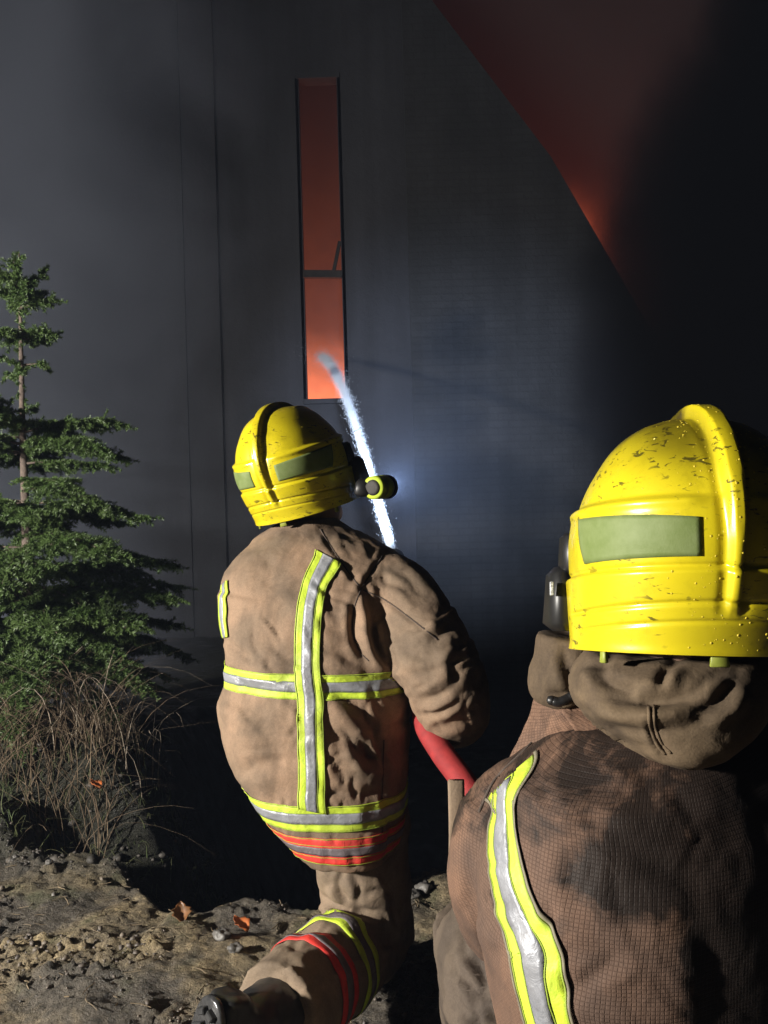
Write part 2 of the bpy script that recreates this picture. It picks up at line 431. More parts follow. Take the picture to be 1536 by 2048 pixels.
# loose clods and stones nobody could count
def rock_proto(seed, sub=1):
    bm = bmesh.new(); bmesh.ops.create_icosphere(bm, subdivisions=sub, radius=1)
    V = np.array([v.co[:] for v in bm.verts]); T = np.array([[v.index for v in f.verts] for f in bm.faces]); bm.free()
    V *= (1 + .45 * vnoise(V * 1.6 + seed * 3.7, seed) + .2 * vnoise(V * 3.9 + seed, seed + 5))[:, None] * np.array([1, .85, .65]); return V, T
def scatter(name, n, region, size, mat, protos=4, seed=3, mask=None):
    r = np.random.default_rng(seed); pr = [rock_proto(s + seed) for s in range(protos)]; VV, TT, k = [], [], 0
    X = r.uniform(region[0], region[1], n); Y = r.uniform(region[2], region[3], n)
    if mask is not None:
        q = mask(X, Y, r); X, Y = X[q], Y[q]
    Z = ground_h(X, Y); s = size[0] * np.exp(r.exponential(.55, len(X))); s = np.minimum(s, size[1])
    for x, y, z, sc in zip(X, Y, Z, s):
        V, T = pr[r.integers(protos)]; a = r.uniform(0, 6.28); c, d = math.cos(a), math.sin(a)
        VV.append(V * sc @ np.array([[c, d, 0], [-d, c, 0], [0, 0, 1]]) + (x, y, z + sc * .25)); TT.append(T + k); k += len(V)
    return tri_obj(name, np.concatenate(VV), np.concatenate(TT), mat, None, False)
M['clod'] = plain('damp_clods', (.17, .14, .11), (.06, .05, .045), .55, 25, bscale=150, bstr=.5, bdist=.003)
M['rubble'] = plain('dark_rubble', (.085, .075, .065), (.03, .027, .024), .7, 25, bscale=150, bstr=.5, bdist=.003)
M['stone'] = plain('pale_stone', (.15, .14, .13), (.07, .065, .06), .5, 30, bscale=120, bstr=.4)
def churn(X, Y, r):
    Q = np.stack([X, Y, 0 * X], -1)
    return (fbm(Q * np.array([2.6, 4.2, 1]) + 3.1, 3, 41) > -.02 + .35 * r.random(len(X)) - .15) & (Y < edge_y(X) + .15)
tag(scatter('soil_clods', 9000, (-1.5, .75, 1.25, 2.6), (.0020, .0095), M['clod'], mask=churn), 'loose dark soil clods over the muddy bank', 'soil', None, 'stuff')
tag(scatter('gravel', 90, (-1.5, .9, 1.3, 2.5), (.003, .010), M['stone'], seed=9, mask=lambda X, Y, r: Y < edge_y(X)), 'small pale stone chips in the mud', 'gravel', None, 'stuff')
tag(scatter('ditch_rubble', 2600, (-1.9, .6, 2.4, 3.5), (.004, .020), M['rubble'], seed=19), 'dark rubble and clods along the ditch', 'rubble', None, 'stuff')
def one_stone(px, py, d, s, seed, label):
    p = P(px, py, d); V, T = rock_proto(seed, 3); z = float(ground_h(np.array([p[0]]), np.array([p[1]]))[0])
    o = tri_obj('stone', V * s + (p[0], p[1], z + s * .3), T, M['stone'], None, True); tag(o, label, 'stone')
def ground_pt(px, py):
    lo = P(px, py, 1.0) - CAMP; d = 1.0
    for _ in range(60):
        p = CAMP + lo * d; h = float(ground_h(np.array([p[0]]), np.array([p[1]]), True)[0])
        if p[2] <= h: break
        d += .03
    return p
for px, py, s, sd, lb in ((443, 1885, .020, 2, 'grey stone beside the bright orange leaf'), (470, 1903, .017, 5, 'pale stone just below the bright orange leaf'),
                          (98, 1743, .010, 7, 'white stone chip near the crumbling lip of the bank'), (30, 1717, .007, 8, 'tiny white stone chip at the far left on the bank'),
                          (850, 1792, .022, 11, 'pale stone lump on the dark ground right of the kneeling leg'), (825, 1800, .018, 12, 'smaller pale stone left of the larger lump by the kneeling leg')):
    p = ground_pt(px, py); one_stone(px, py, p[1], s, sd, lb)
# straw, twigs and leaf scraps trodden into the mud
def litter():
    r = np.random.default_rng(91); VV, TT, k = [], [], 0
    for _ in range(520):
        x, y = r.uniform(-1.45, .5), r.uniform(1.3, 2.4); L = r.uniform(.008, .045); a = r.uniform(0, 6.28); w = r.uniform(.0006, .0016)
        if y > edge_y(x): continue
        d = np.array([math.cos(a), math.sin(a), r.normal(0, .12)]); p = np.array([x, y, float(ground_h(np.array([x]), np.array([y]))[0]) + .004]); sd = np.array([-d[1], d[0], 0]); up = np.array([0, 0, 1.0])
        V = []
        for t in (-.5, 0, .5):
            c = p + d * L * t + sd * L * .12 * (1 - 4 * t * t) * r.normal(); V += [c - sd * w, c + sd * w, c + up * w * 1.6]
        for i in range(2):
            for q_, s_ in ((0, 1), (1, 2), (2, 0)):
                A, B, C_, D_ = k + i * 3 + q_, k + i * 3 + s_, k + i * 3 + 3 + s_, k + i * 3 + 3 + q_; TT += [(A, B, C_), (A, C_, D_)]
        VV.append(np.array(V)); k += 9
    tag(tri_obj('ground_litter', np.concatenate(VV), np.array(TT), plain('trodden_straw', (.20, .15, .09), (.07, .05, .03), .8, 12)), 'bits of straw and twig trodden into the mud', 'litter', None, 'stuff')
litter()
# fallen leaves: curled blades with a midrib
def leaf(px, py, L, yaw, mat, label):
    p = ground_pt(px, py); V, Fc = [], []
    for i in range(9):
        t = i / 8; w = .40 * math.sin(math.pi * (t * .98 + .01)) ** 1.1 * (1 + .22 * math.sin(t * 23))
        for j in range(-3, 4):
            s = j / 3; V.append((w * s, t - .5, .20 * abs(s) ** 1.5 * (1 + .6 * math.sin(t * 5)) + .25 * (t - .5) ** 2 + .03 * math.sin(9 * t + 4 * s)))
    for i in range(8):
        for j in range(6): a = i * 7 + j; Fc.append((a, a + 1, a + 8, a + 7))
    V = np.array(V) * L; rot = np.array(Matrix.Rotation(yaw, 3, 'Z') @ Matrix.Rotation(R(38), 3, 'X')); V = V @ rot.T
    o = mesh_obj('fallen_leaf', V + (p[0], p[1], p[2] + .022), Fc, mat); sm = o.modifiers.new('s', 'SOLIDIFY'); sm.thickness = .0008
    tag(o, label, 'leaf', 'fallen leaves on the mud')
M['leaf'] = plain('orange_leaf', (.55, .16, .045), (.38, .10, .03), .5, 60, bscale=160)
M['leaf2'] = plain('brown_leaf', (.20, .085, .03), (.10, .05, .02), .45, 60, bscale=160)
leaf(480, 1868, .05, R(65), M['leaf'], 'bright orange curled leaf on the mud')
leaf(363, 1845, .06, R(20), M['leaf2'], 'brown crumpled leaf against the clods')
leaf(190, 1583, .05, R(80), M['leaf'], 'small orange leaf down in the ditch below the grass')

# ================================================================== BUILDING
def wall_mat(name, c1, c2, brick=False):
    m, n, b, o = newmat(name); tc = n.nodes.new('ShaderNodeTexCoord').outputs['Object']
    a = noise_node(n, 1.1, 6, .65, tc, .5); r = ramp(n, a.outputs[0], [(.35, 0.0), (.68, 1.0)])
    col = mixc(n, r.outputs[0], c1, c2)
    s = n.nodes.new('ShaderNodeMapping'); s.inputs['Scale'].default_value = (5, 5, .35); n.links.new(tc, s.inputs[0])
    st = noise_node(n, 1, 5, .6, s.outputs[0]); rs = ramp(n, st.outputs[0], [(.4, .75), (.65, 1.08)])
    col = mixc(n, 1.0, col, rs.outputs[0], 'MULTIPLY')
    b.inputs['Roughness'].default_value = .8
    nb = noise_node(n, 25, 5, .7, tc); nrm = bump(n, nb.outputs[0], .4, .02)
    if brick:
        mp = n.nodes.new('ShaderNodeMapping'); mp.inputs['Rotation'].default_value = (R(90), 0, 0); n.links.new(tc, mp.inputs[0])
        bt = n.nodes.new('ShaderNodeTexBrick'); n.links.new(mp.outputs[0], bt.inputs['Vector']); bt.inputs['Scale'].default_value = 1.0
        bt.inputs['Brick Width'].default_value = .215; bt.inputs['Row Height'].default_value = .072; bt.inputs['Mortar Size'].default_value = .008
        for k, c in (('Color1', (.9, .9, .9, 1)), ('Color2', (.6, .6, .6, 1)), ('Mortar', (.35, .35, .35, 1))): bt.inputs[k].default_value = c
        col = mixc(n, .45, col, bt.outputs[0], 'MULTIPLY')
        nrm = bump(n, bt.outputs['Fac'], .35, -.008, nrm)
    n.links.new(col, b.inputs['Base Color']); n.links.new(nrm, b.inputs['Normal'])
    return m
M['cladding'] = wall_mat('sooty_render', (.028, .028, .034), (.018, .018, .022))
M['brick'] = wall_mat('sooty_brick', (.026, .026, .029), (.012, .012, .013), True)
M['frame'] = plain('charred_timber', (.022, .018, .016), (.012, .010, .009), .9, 14, bscale=60, bstr=.5)
WY = 8.0
def wx(px, py=450): return P(px, py, WY)[0]
def wz(py, px=640): return P(px, py, WY)[2]
building = empty('burning_building', (0, WY, 0))
tag(building, 'sooty building wall with a tall narrow burning window and a sloping gable edge', 'building')
def prism(name, poly, y0, y1, mat, parent):
    n = len(poly); V = [(x, y0, z) for x, z in poly] + [(x, y1, z) for x, z in poly]
    Fc = [tuple(range(n))] + [tuple(range(2 * n - 1, n - 1, -1))] + [(i, i + n, (i + 1) % n + n, (i + 1) % n) for i in range(n)]
    return mesh_obj(name, V, Fc, mat, parent, False)
G0, G1, G2 = P(860, 0, WY), P(1100, 315, WY), P(1190, 470, WY)
def gable_z(x): return G0[2] + (x - G0[0]) * (G1[2] - G0[2]) / (G1[0] - G0[0])
APEX = wx(360, 100) - .5; zA = gable_z(APEX)
xa, xb, xc, xl, xr = wx(368), wx(392), wx(436), wx(603), wx(682)
zt, zb = wz(150), wz(803)
prism('wall_panel', [(-8.5, -3), (xa, -3), (xa, zA - .3), (-8.5, zA - 6)], WY - .06, WY + .12, M['cladding'], building)
prism('wall_joint', [(xa, -3), (xb, -3), (xb, zA - .3), (xa, zA - .3)], WY - .02, WY + .14, M['cladding'], building)
prism('pilaster', [(xb, -3), (xc, -3), (xc, gable_z(xc)), (xb, zA - .3)], WY - .05, WY + .12, M['cladding'], building)
prism('wall_panel', [(xc, -3), (xl, -3), (xl, gable_z(xl)), (xc, gable_z(xc))], WY + .02, WY + .2, M['cladding'], building)
prism('wall_panel', [(xl, -3), (xr, -3), (xr, zb), (xl, zb)], WY + .02, WY + .2, M['cladding'], building)
prism('wall_panel', [(xl, zt), (xr, zt), (xr, gable_z(xr)), (xl, gable_z(xl))], WY + .02, WY + .2, M['cladding'], building)
xd = wx(815)
prism('wall_panel', [(xr, -3), (xd, -3), (xd, gable_z(xd)), (xr, gable_z(xr))], WY + .02, WY + .2, M['cladding'], building)
G3 = G2 + (G2 - G1) * 5.2
prism('brick_wall', [(xd, -3), (G3[0], -3), (G3[0], G3[2]), (G1[0], G1[2]), (xd, gable_z(xd))], WY - .03, WY + .2, M['brick'], building)
prism('side_wall', [(G2[0] + .4, -3), (9, -3), (9, 1.6), (G2[0] + .4, 1.6)], WY + 3.2, WY + 3.4, M['brick'], building)
def bar(name, a, b, w, t, mat, parent):
    a, b = np.array(a), np.array(b); L = np.linalg.norm(b - a); d = (b - a) / L
    s = np.array([0, 1.0, 0]); u = np.cross(d, s); rot = np.stack([u, s, d], 1)
    V, Fc = box((a + b) / 2, (w, t, L), rot, bev=.08); return mesh_obj(name, V, Fc, mat, parent, False)
win = empty('window', (xl, WY, zb)); pobj(win, building)
bar('window_jamb', (xl - .012, WY + .06, zb), (xl - .012, WY + .06, zt), .04, .08, M['cladding'], win)
bar('window_jamb', (xr + .012, WY + .06, zb), (xr + .012, WY + .06, zt), .04, .08, M['cladding'], win)
bar('window_head', (xl - .02, WY + .05, zt), (xr + .03, WY + .05, zt + .005), .05, .09, M['cladding'], win)
bar('window_sill', (xl - .03, WY + .02, zb), (xr + .03, WY + .02, zb), .05, .10, M['cladding'], win)
bar('crossbar', (xl, WY + .01, wz(547)), (xr, WY + .01, wz(550)), .075, .06, M['frame'], win)
bar('fallen_strut', (xr - .09, WY + .06, wz(540)), (xr - .02, WY + .06, wz(480)), .035, .03, M['frame'], win)
# fire inside: burning gas (emits) and the light it gives
def fire_box(name, lo, hi, zc, zh, strength, col, label, xc_=None, xh=None, tall=.0):
    lo, hi = np.array(lo, float), np.array(hi, float); V, Fc = box((lo + hi) / 2, hi - lo, bev=.02)
    m = bpy.data.materials.new(name); m.use_nodes = True; n = m.node_tree; n.nodes.clear()
    out = n.nodes.new('ShaderNodeOutputMaterial'); em = n.nodes.new('ShaderNodeEmission'); n.links.new(em.outputs[0], out.inputs['Volume'])
    tc = n.nodes.new('ShaderNodeTexCoord').outputs['Object']; sp = n.nodes.new('ShaderNodeSeparateXYZ'); n.links.new(tc, sp.inputs[0])
    no = noise_node(n, 1.5, 4, .6, tc, .6); wob = math_n(n, 'MULTIPLY', math_n(n, 'SUBTRACT', no.outputs[0], .5), zh * 1.6)
    h = math_n(n, 'DIVIDE', math_n(n, 'SUBTRACT', math_n(n, 'ADD', sp.outputs[2], wob), zc), zh)
    g = math_n(n, 'EXPONENT', math_n(n, 'MULTIPLY', math_n(n, 'MULTIPLY', h, h), -1.0))
    g = math_n(n, 'ADD', g, math_n(n, 'MULTIPLY', math_n(n, 'EXPONENT', math_n(n, 'MULTIPLY', math_n(n, 'MULTIPLY', h, h), -.045)), tall))
    if xc_ is not None:
        hx = math_n(n, 'DIVIDE', math_n(n, 'SUBTRACT', sp.outputs[0], xc_), xh)
        g = math_n(n, 'MULTIPLY', g, math_n(n, 'EXPONENT', math_n(n, 'MULTIPLY', math_n(n, 'MULTIPLY', hx, hx), -1.0)))
    n2 = noise_node(n, 3.2, 4, .6, tc, 1.0); g = math_n(n, 'MULTIPLY', g, ramp(n, n2.outputs[0], [(.3, .35), (.7, 1.6)]).outputs[0])
    n.links.new(math_n(n, 'MULTIPLY', g, strength), em.inputs['Strength']); em.inputs['Color'].default_value = (*col, 1)
    o = mesh_obj(name, V, Fc, m, None, False); tag(o, label, 'fire', None, 'stuff')
    return o
fire_box('fire', (xl - .9, WY + .5, .6), (xr + .9, WY + 1.6, 6.2), zb + .12, .42, .95, (1.0, .22, .09), 'orange flames filling the foot of the tall window opening', tall=.115)
fire_box('fire', (G1[0] - .6, WY + .7, 2.6), (G2[0] + 2.0, WY + 1.6, 6.4), G2[2] + .26, .34, .85, (1.0, .16, .06), 'red flames licking behind the lower end of the gable', G2[0] - .02, .30)
lamp('window_fire_light', 'POINT', ((xl + xr) / 2 - .1, WY + 1.3, zb - .5), None, 190, (1.0, .25, .12), shadow_soft_size=.5)
lamp('roof_fire_light', 'POINT', (G2[0] + .15, WY + 1.6, G2[2] - .5), None, 115, (1.0, .16, .095), shadow_soft_size=.6)

# ================================================================== SPRUCE TREE
M['bark'] = plain('spruce_bark', (.17, .13, .105), (.08, .06, .05), .9, 40, bscale=70, bstr=.6, bdist=.006)
M['needle'] = plain('spruce_needles', (.055, .100, .024), (.078, .125, .034), .5, 7)
def needles(shoots, per, nl, r):
    """shoots: (base, dir, length) arrays -> triangles of single needles"""
    B, D, L = [np.array(a) for a in shoots]; n = len(B)
    a = np.cross(D, np.array([.13, .31, .94])); a /= np.linalg.norm(a, axis=1)[:, None]; b = np.cross(D, a)
    t = np.tile((np.arange(per) + .5) / per, n) + r.uniform(-.02, .02, n * per)
    idx = np.repeat(np.arange(n), per); an = r.uniform(0, 2 * np.pi, n * per)
    rad = a[idx] * np.cos(an)[:, None] + b[idx] * np.sin(an)[:, None]
    dirn = D[idx] * .55 + rad * .85; dirn[:, 2] += .12; dirn /= np.linalg.norm(dirn, axis=1)[:, None]
    base = B[idx] + D[idx] * (t * L[idx])[:, None]
    ln = nl * r.uniform(.75, 1.15, n * per) * np.where(t > .9, .8, 1)
    side = np.cross(dirn, r.standard_normal((n * per, 3))); side /= np.linalg.norm(side, axis=1)[:, None]
    w = .0015
    V = np.stack([base - side * w, base + side * w, base + dirn * ln[:, None] * .75 + side * w * .8, base + dirn * ln[:, None]], 1).reshape(-1, 3)
    k = np.arange(n * per) * 4
    T = np.concatenate([np.stack([k, k + 1, k + 2], 1), np.stack([k, k + 2, k + 3], 1)])
    return V, T
def spruce():
    r = np.random.default_rng(21); TY = 3.35
    base = P(62, 1500, TY); tr = empty('spruce_tree', tuple(base)); tag(tr, 'young spruce tree with drooping green boughs at the edge of the ditch', 'tree')
    tp = [P(62, 1530, TY), P(58, 1250, TY), P(50, 1000, TY), P(45, 850, TY), P(42, 700, TY), P(38, 505, TY)]
    V, Fc = tube(tp, [.024, .022, .017, .0125, .009, .0025], 10, 40); mesh_obj('trunk', V, Fc, M['bark'], tr)
    tc = catmull(tp, 200); _, tpy, _ = proj(tc)
    def at_y(py): return tc[np.argmin(np.abs(tpy - py))]
    sc = TY / F; SB, SD, SL = [], [], []; wood = []
    def shoot(p, d, L):
        SB.append(p); SD.append(d / np.linalg.norm(d)); SL.append(L)
    def branch(py, az, Lpx, elev, droop, density, shoot_len, rad=.006):
        p0 = at_y(py); L = Lpx * sc; h = np.array([math.cos(az), math.sin(az), 0])
        pts = []
        for t in np.linspace(0, 1, 7):
            pts.append(p0 + h * L * t + np.array([0, 0, math.tan(elev) * L * t - droop * L * t * t + .10 * droop * L * t ** 4]) + r.normal(0, .006, 3) * t)
        C = catmull(pts, 24); V, Fc = tube(pts, list(np.linspace(rad, .0016, 7)), 6, 14)
        mesh_obj('branch', V, Fc, M['bark'], tr)
        Tn = np.gradient(C, axis=0); Tn /= np.linalg.norm(Tn, axis=1)[:, None]
        m = int(density * L / .015)
        for i in range(m):
            t = .18 + .82 * (i + r.random()) / m; k = min(int(t * 23), 22); p = C[k]; d = Tn[k]
            lat = np.cross(d, [0, 0, 1.0]); lat /= np.linalg.norm(lat); s = 1 if i % 2 else -1
            # lateral twig of several shoots, longer near the trunk
            tl = L * .42 * (1 - t) ** .8 + .03; td = d * .75 + lat * s * r.uniform(.6, 1.1) + np.array([0, 0, r.uniform(-.35, .12)])
            td /= np.linalg.norm(td); nn = max(1, int(tl / .045)); q = p.copy()
            for j in range(nn):
                sl = shoot_len * r.uniform(.75, 1.2)
                shoot(q, td, min(sl, tl / nn * 1.35 + .01))
                if j or nn == 1 or True:
                    sd = td * .8 + np.cross(td, [0, 0, 1.0]) * r.choice([-1, 1]) * .8 + np.array([0, 0, r.uniform(-.4, .1)])
                    if r.random() < .8: shoot(q, sd, sl * .85)
                q = q + td * tl / nn; td = td + np.array([0, 0, -.10]) + r.normal(0, .08, 3); td /= np.linalg.norm(td)
        for k in range(4): shoot(C[-1 - 3 * k], Tn[-1 - 3 * k], shoot_len)
        for k in range(int(density * L / .012)):      # short hanging and upright side shoots
            i = int(r.integers(3, 23)); shoot(C[i], Tn[i] * .7 + r.normal(0, .45, 3) + np.array([0, 0, -.35]), shoot_len * r.uniform(.5, 1.0))
    def whorl(py, n, Lpx, elev, droop, density, sl=.062, a0=0.0, spread=35):
        for i in range(n):
            branch(py + r.uniform(-spread, spread) * .8, a0 + 2 * np.pi * i / n + r.normal(0, .15), Lpx * r.uniform(.8, 1.12), elev + r.normal(0, .07), droop, density, sl)
    whorl(572, 5, 46, R(34), .1, 1.1, .045, .3, 12)
    whorl(612, 6, 62, R(22), .15, 1.2, .055, .1, 30)
    whorl(665, 6, 66, R(5), .2, 1.0, .05, .5, 24)
    whorl(770, 5, 50, R(15), .1, .5, .03, .2, 60)
    whorl(856, 4, 230, R(22), .32, 1.3, .06, .02, 14)
    whorl(880, 6, 215, R(8), .28, 1.2, .06, .55, 20)
    whorl(945, 5, 200, R(6), .22, .8, .055, .25, 50)
    whorl(985, 6, 235, R(2), .24, .8, .058, .7, 50)
    whorl(1030, 7, 265, R(6), .25, .85, .06, .0, 30)
    whorl(1090, 7, 300, R(4), .24, .8, .06, .4, 30)
    whorl(1150, 8, 325, R(3), .24, .75, .06, .1, 34)
    whorl(1200, 9, 335, R(3), .25, .85, .06, .3, 34)
    whorl(1245, 10, 335, R(1), .32, .95, .06, .0, 30)
    whorl(1285, 9, 320, R(-1), .34, .9, .06, .2, 24)
    whorl(1325, 8, 270, R(-4), .36, .9, .06, .5, 20)
    # needles along the trunk's upper half
    for py in np.linspace(515, 830, 60):
        a = r.uniform(0, 6.28); shoot(at_y(py), np.array([math.cos(a), math.sin(a), r.uniform(.1, .9)]), r.uniform(.012, .03))
    V, T = needles((SB, SD, SL), 52, .0160, r)
    cr = tri_obj('crown', V, T, M['needle'], tr); tag(cr, 'dense dark green needles on every shoot', None, None, 'stuff')
spruce()

# dry grass and dead bramble stems hanging down the far side of the ditch
M['straw'] = plain('dry_stems', (.17, .125, .08), (.09, .06, .036), .8, 9)
M['grass'] = plain('dull_green_grass', (.05, .075, .022), (.09, .085, .035), .7, 9)
def stems(name, n, xr_, yr, Lr, lean, mat, label, seed, w=.0022, cat='grass'):
    r = np.random.default_rng(seed); VV, TT, k = [], [], 0
    for i in range(n):
        x, y = r.uniform(*xr_), r.uniform(*yr); z = float(ground_h(np.array([x]), np.array([y]))[0]) - .01
        L = r.uniform(*Lr); a = r.uniform(0, 6.28); hd = np.array([math.cos(a), math.sin(a) - .35, 0]) * r.uniform(.25, 1) * lean
        t = np.linspace(0, 1, 9)[:, None]
        C = np.array([x, y, z]) + hd * L * (t ** 1.7) + np.array([0, 0, 1.0]) * L * (t - r.uniform(.35, .75) * lean * t ** 2.6) + .02 * np.sin(t * r.uniform(3, 9) + i) * r.normal(0, 1, 3) * t
        ww = w * r.uniform(.5, 1.3) * (1 - .75 * t)
        s = np.cross(hd + 1e-3, [0, 0, 1.0]); s = s / (np.linalg.norm(s) + 1e-9); f = np.array([0, 0, 1.0]) * .0 + np.cross(s, [0, 0, 1.0])
        V = np.concatenate([C - s * ww, C + s * ww, C + f * ww * 1.4]); VV.append(V)
        for j in range(8):
            for p, q_ in ((0, 9), (9, 18), (18, 0)):
                TT += [(k + p + j, k + q_ + j, k + q_ + j + 1), (k + p + j, k + q_ + j + 1, k + p + j + 1)]
        k += 27
    o = tri_obj(name, np.concatenate(VV), np.array(TT), mat); tag(o, label, cat, None, 'stuff'); return o
stems('dry_grass', 640, (-1.75, -1.0), (2.72, 3.2), (.28, .66), .95, M['straw'], 'tangle of dry brown stems below the spruce', 31, .0021)
stems('dead_bramble', 46, (-1.75, -.90), (2.85, 3.3), (.45, .85), 1.15, plain('pale_stems', (.36, .30, .23), rough=.8), 'long pale bramble stems arching out of the dry grass', 37, .0026, 'bramble')
stems('green_grass', 1100, (-1.7, -.45), (2.5, 3.35), (.05, .20), .9, M['grass'], 'short green grass at the foot of the dry stems', 35, .0018)

# ================================================================== FIREFIGHTERS
XA, YA, ZA = np.array([1.0, 0, 0]), np.array([0, 1.0, 0]), np.array([0, 0, 1.0])
def torso_rows(rows, yaw=0.0):
    """rows: (py, left px, right px, depth centre, half depth, exponent) -> loft rings and the axis table"""
    out, axis = [], []
    c, s = math.cos(yaw), math.sin(yaw)
    for py, l, r, yc, b, e in rows:
        pl, pr = P(l, py, yc), P(r, py, yc); ce = (pl + pr) / 2; a = np.linalg.norm(pr - pl) / 2
        out.append((ce, a, b, e, XA * c + YA * s, YA * c - XA * s)); axis.append(ce)
    return out, np.array(axis)
class Wrap:
    """cylindrical coordinates about a torso or limb axis; casts from the axis outward onto the cloth"""
    def __init__(self, me, axis, maxr=.5):
        self.b = bvh_of(me); self.ax = axis[np.argsort(axis[:, 2])]; self.maxr = maxr
    def c(self, z):
        return np.array([np.interp(z, self.ax[:, 2], self.ax[:, 0]), np.interp(z, self.ax[:, 2], self.ax[:, 1]), z])
    def cam_hit(self, px, py):
        o = Vector(CAMP); d = Vector(P(px, py, 1.0) - CAMP).normalized(); h = self.b.ray_cast(o, d)
        return np.array(h[0]) if h[0] is not None else None
    def param(self, p):
        c = self.c(p[2]); d = p - c; return math.atan2(d[1], d[0]), p[2], math.hypot(d[0], d[1])
    def at(self, th, z, off):
        c = self.c(z); d = Vector((math.cos(th), math.sin(th), 0)); h = self.b.ray_cast(Vector(c), d, self.maxr)
        if h[0] is None: return None
        return np.array(h[0]) + np.array(d) * off
def strip(wr, name, pts, width, mat, parent, off=.003, cols=4, n=90, crop=(0.0, 1.0), smooth=1, clip=None):
    """pts: list of (theta, z); a tape laid on the cloth"""
    pts = np.array(pts, float); pts[:, 0] = np.unwrap(pts[:, 0]); C = catmull(pts, n)
    rr = []
    for th, z in C:
        p = wr.at(th, z, 0); rr.append(.2 if p is None else np.linalg.norm((p - wr.c(z))[:2]))
    rr = np.convolve(np.pad(rr, 4, 'edge'), np.ones(9) / 9, 'valid')
    T = np.gradient(C, axis=0); T[:, 0] *= rr; T /= np.linalg.norm(T, axis=1)[:, None] + 1e-9
    V, ok = [], []
    for i in range(n):
        for j in range(cols + 1):
            s = (crop[0] + (crop[1] - crop[0]) * j / cols - .5) * width
            th = C[i, 0] - T[i, 1] * s / rr[i]; z = C[i, 1] + T[i, 0] * s
            p = wr.at(th, z, off); ok.append(p is not None); V.append(p if p is not None else (0, 0, 0))
    V = np.array(V); ok = np.array(ok); m = cols + 1; Fc = []
    G = V.reshape(n, m, 3).copy(); okg = ok.reshape(n, m)
    for _ in range(smooth):
        if okg.all(): G[1:-1] = G[1:-1] * .5 + (G[:-2] + G[2:]) * .25
    if clip is not None: ok &= clip(V)
    for i in range(n - 1):
        for j in range(cols):
            q = (i * m + j, (i + 1) * m + j, (i + 1) * m + j + 1, i * m + j + 1)
            if all(ok[k] for k in q) and np.linalg.norm(V[q[0]] - V[q[1]]) < .06: Fc.append(q)
    runs, last = [], -9
    for f in Fc:
        i = f[0] // m
        if i > last + 1: runs.append([])
        runs[-1].append(f); last = i
    runs = sorted([q for q in runs if len(q) > 3 * cols], key=len, reverse=True); first = None
    for q in runs:                                  # a tape interrupted by the sleeve goes on as a piece of its own
        us = sorted({k for f in q for k in f}); mp = {k: i for i, k in enumerate(us)}
        o = mesh_obj(name, G.reshape(-1, 3)[us], [tuple(mp[k] for k in f) for f in q], mat, parent)
        sm = o.modifiers.new('s', 'SOLIDIFY'); sm.thickness = .0008; sm.offset = 1
        first = first or o
    return first
def tape(wr, parent, pts, width, edge_mat, mid_mat, n=90, mid=(.30, .70), off=.0018, clip=None):
    o = strip(wr, 'reflective_tape', pts, width, edge_mat, parent, off, 8, n, clip=clip)
    strip(wr, 'silver_stripe', pts, width, mid_mat, o, off + .0009, 4, n, mid, clip=clip)
    for c in ((.015, .045), (.955, .985), (.275, .297), (.703, .725)):
        strip(wr, 'stitching', pts, width, M['seam2'], o, off + .0008, 1, n, c, clip=clip)
    return o
M['seam2'] = plain('tape_stitching', (.30, .40, .05), rough=.8)
def px_path(wr, pts):
    out = []
    for a, b in pts:
        h = wr.cam_hit(a, b)
        if h is not None: t, z, _ = wr.param(h); out.append((t, z))
    return out
def seam(me_b, parent, pts, rad=.0022, mat=None, n=40):
    """a raised seam following the visible cloth along pixel points"""
    C = catmull([(a, b) for a, b in pts], n); out = []
    for a, b in C:
        h = me_b.ray_cast(Vector(CAMP), Vector(P(a, b, 1.0) - CAMP).normalized())
        if h[0] is not None and (not out or np.linalg.norm(np.array(h[0]) - out[-1]) < .05): out.append(np.array(h[0]))
    if len(out) < 4: return
    V, Fc = tube(out, [rad] * len(out), 6, len(out)); mesh_obj('seam', V, Fc, mat or M['seam'], parent)

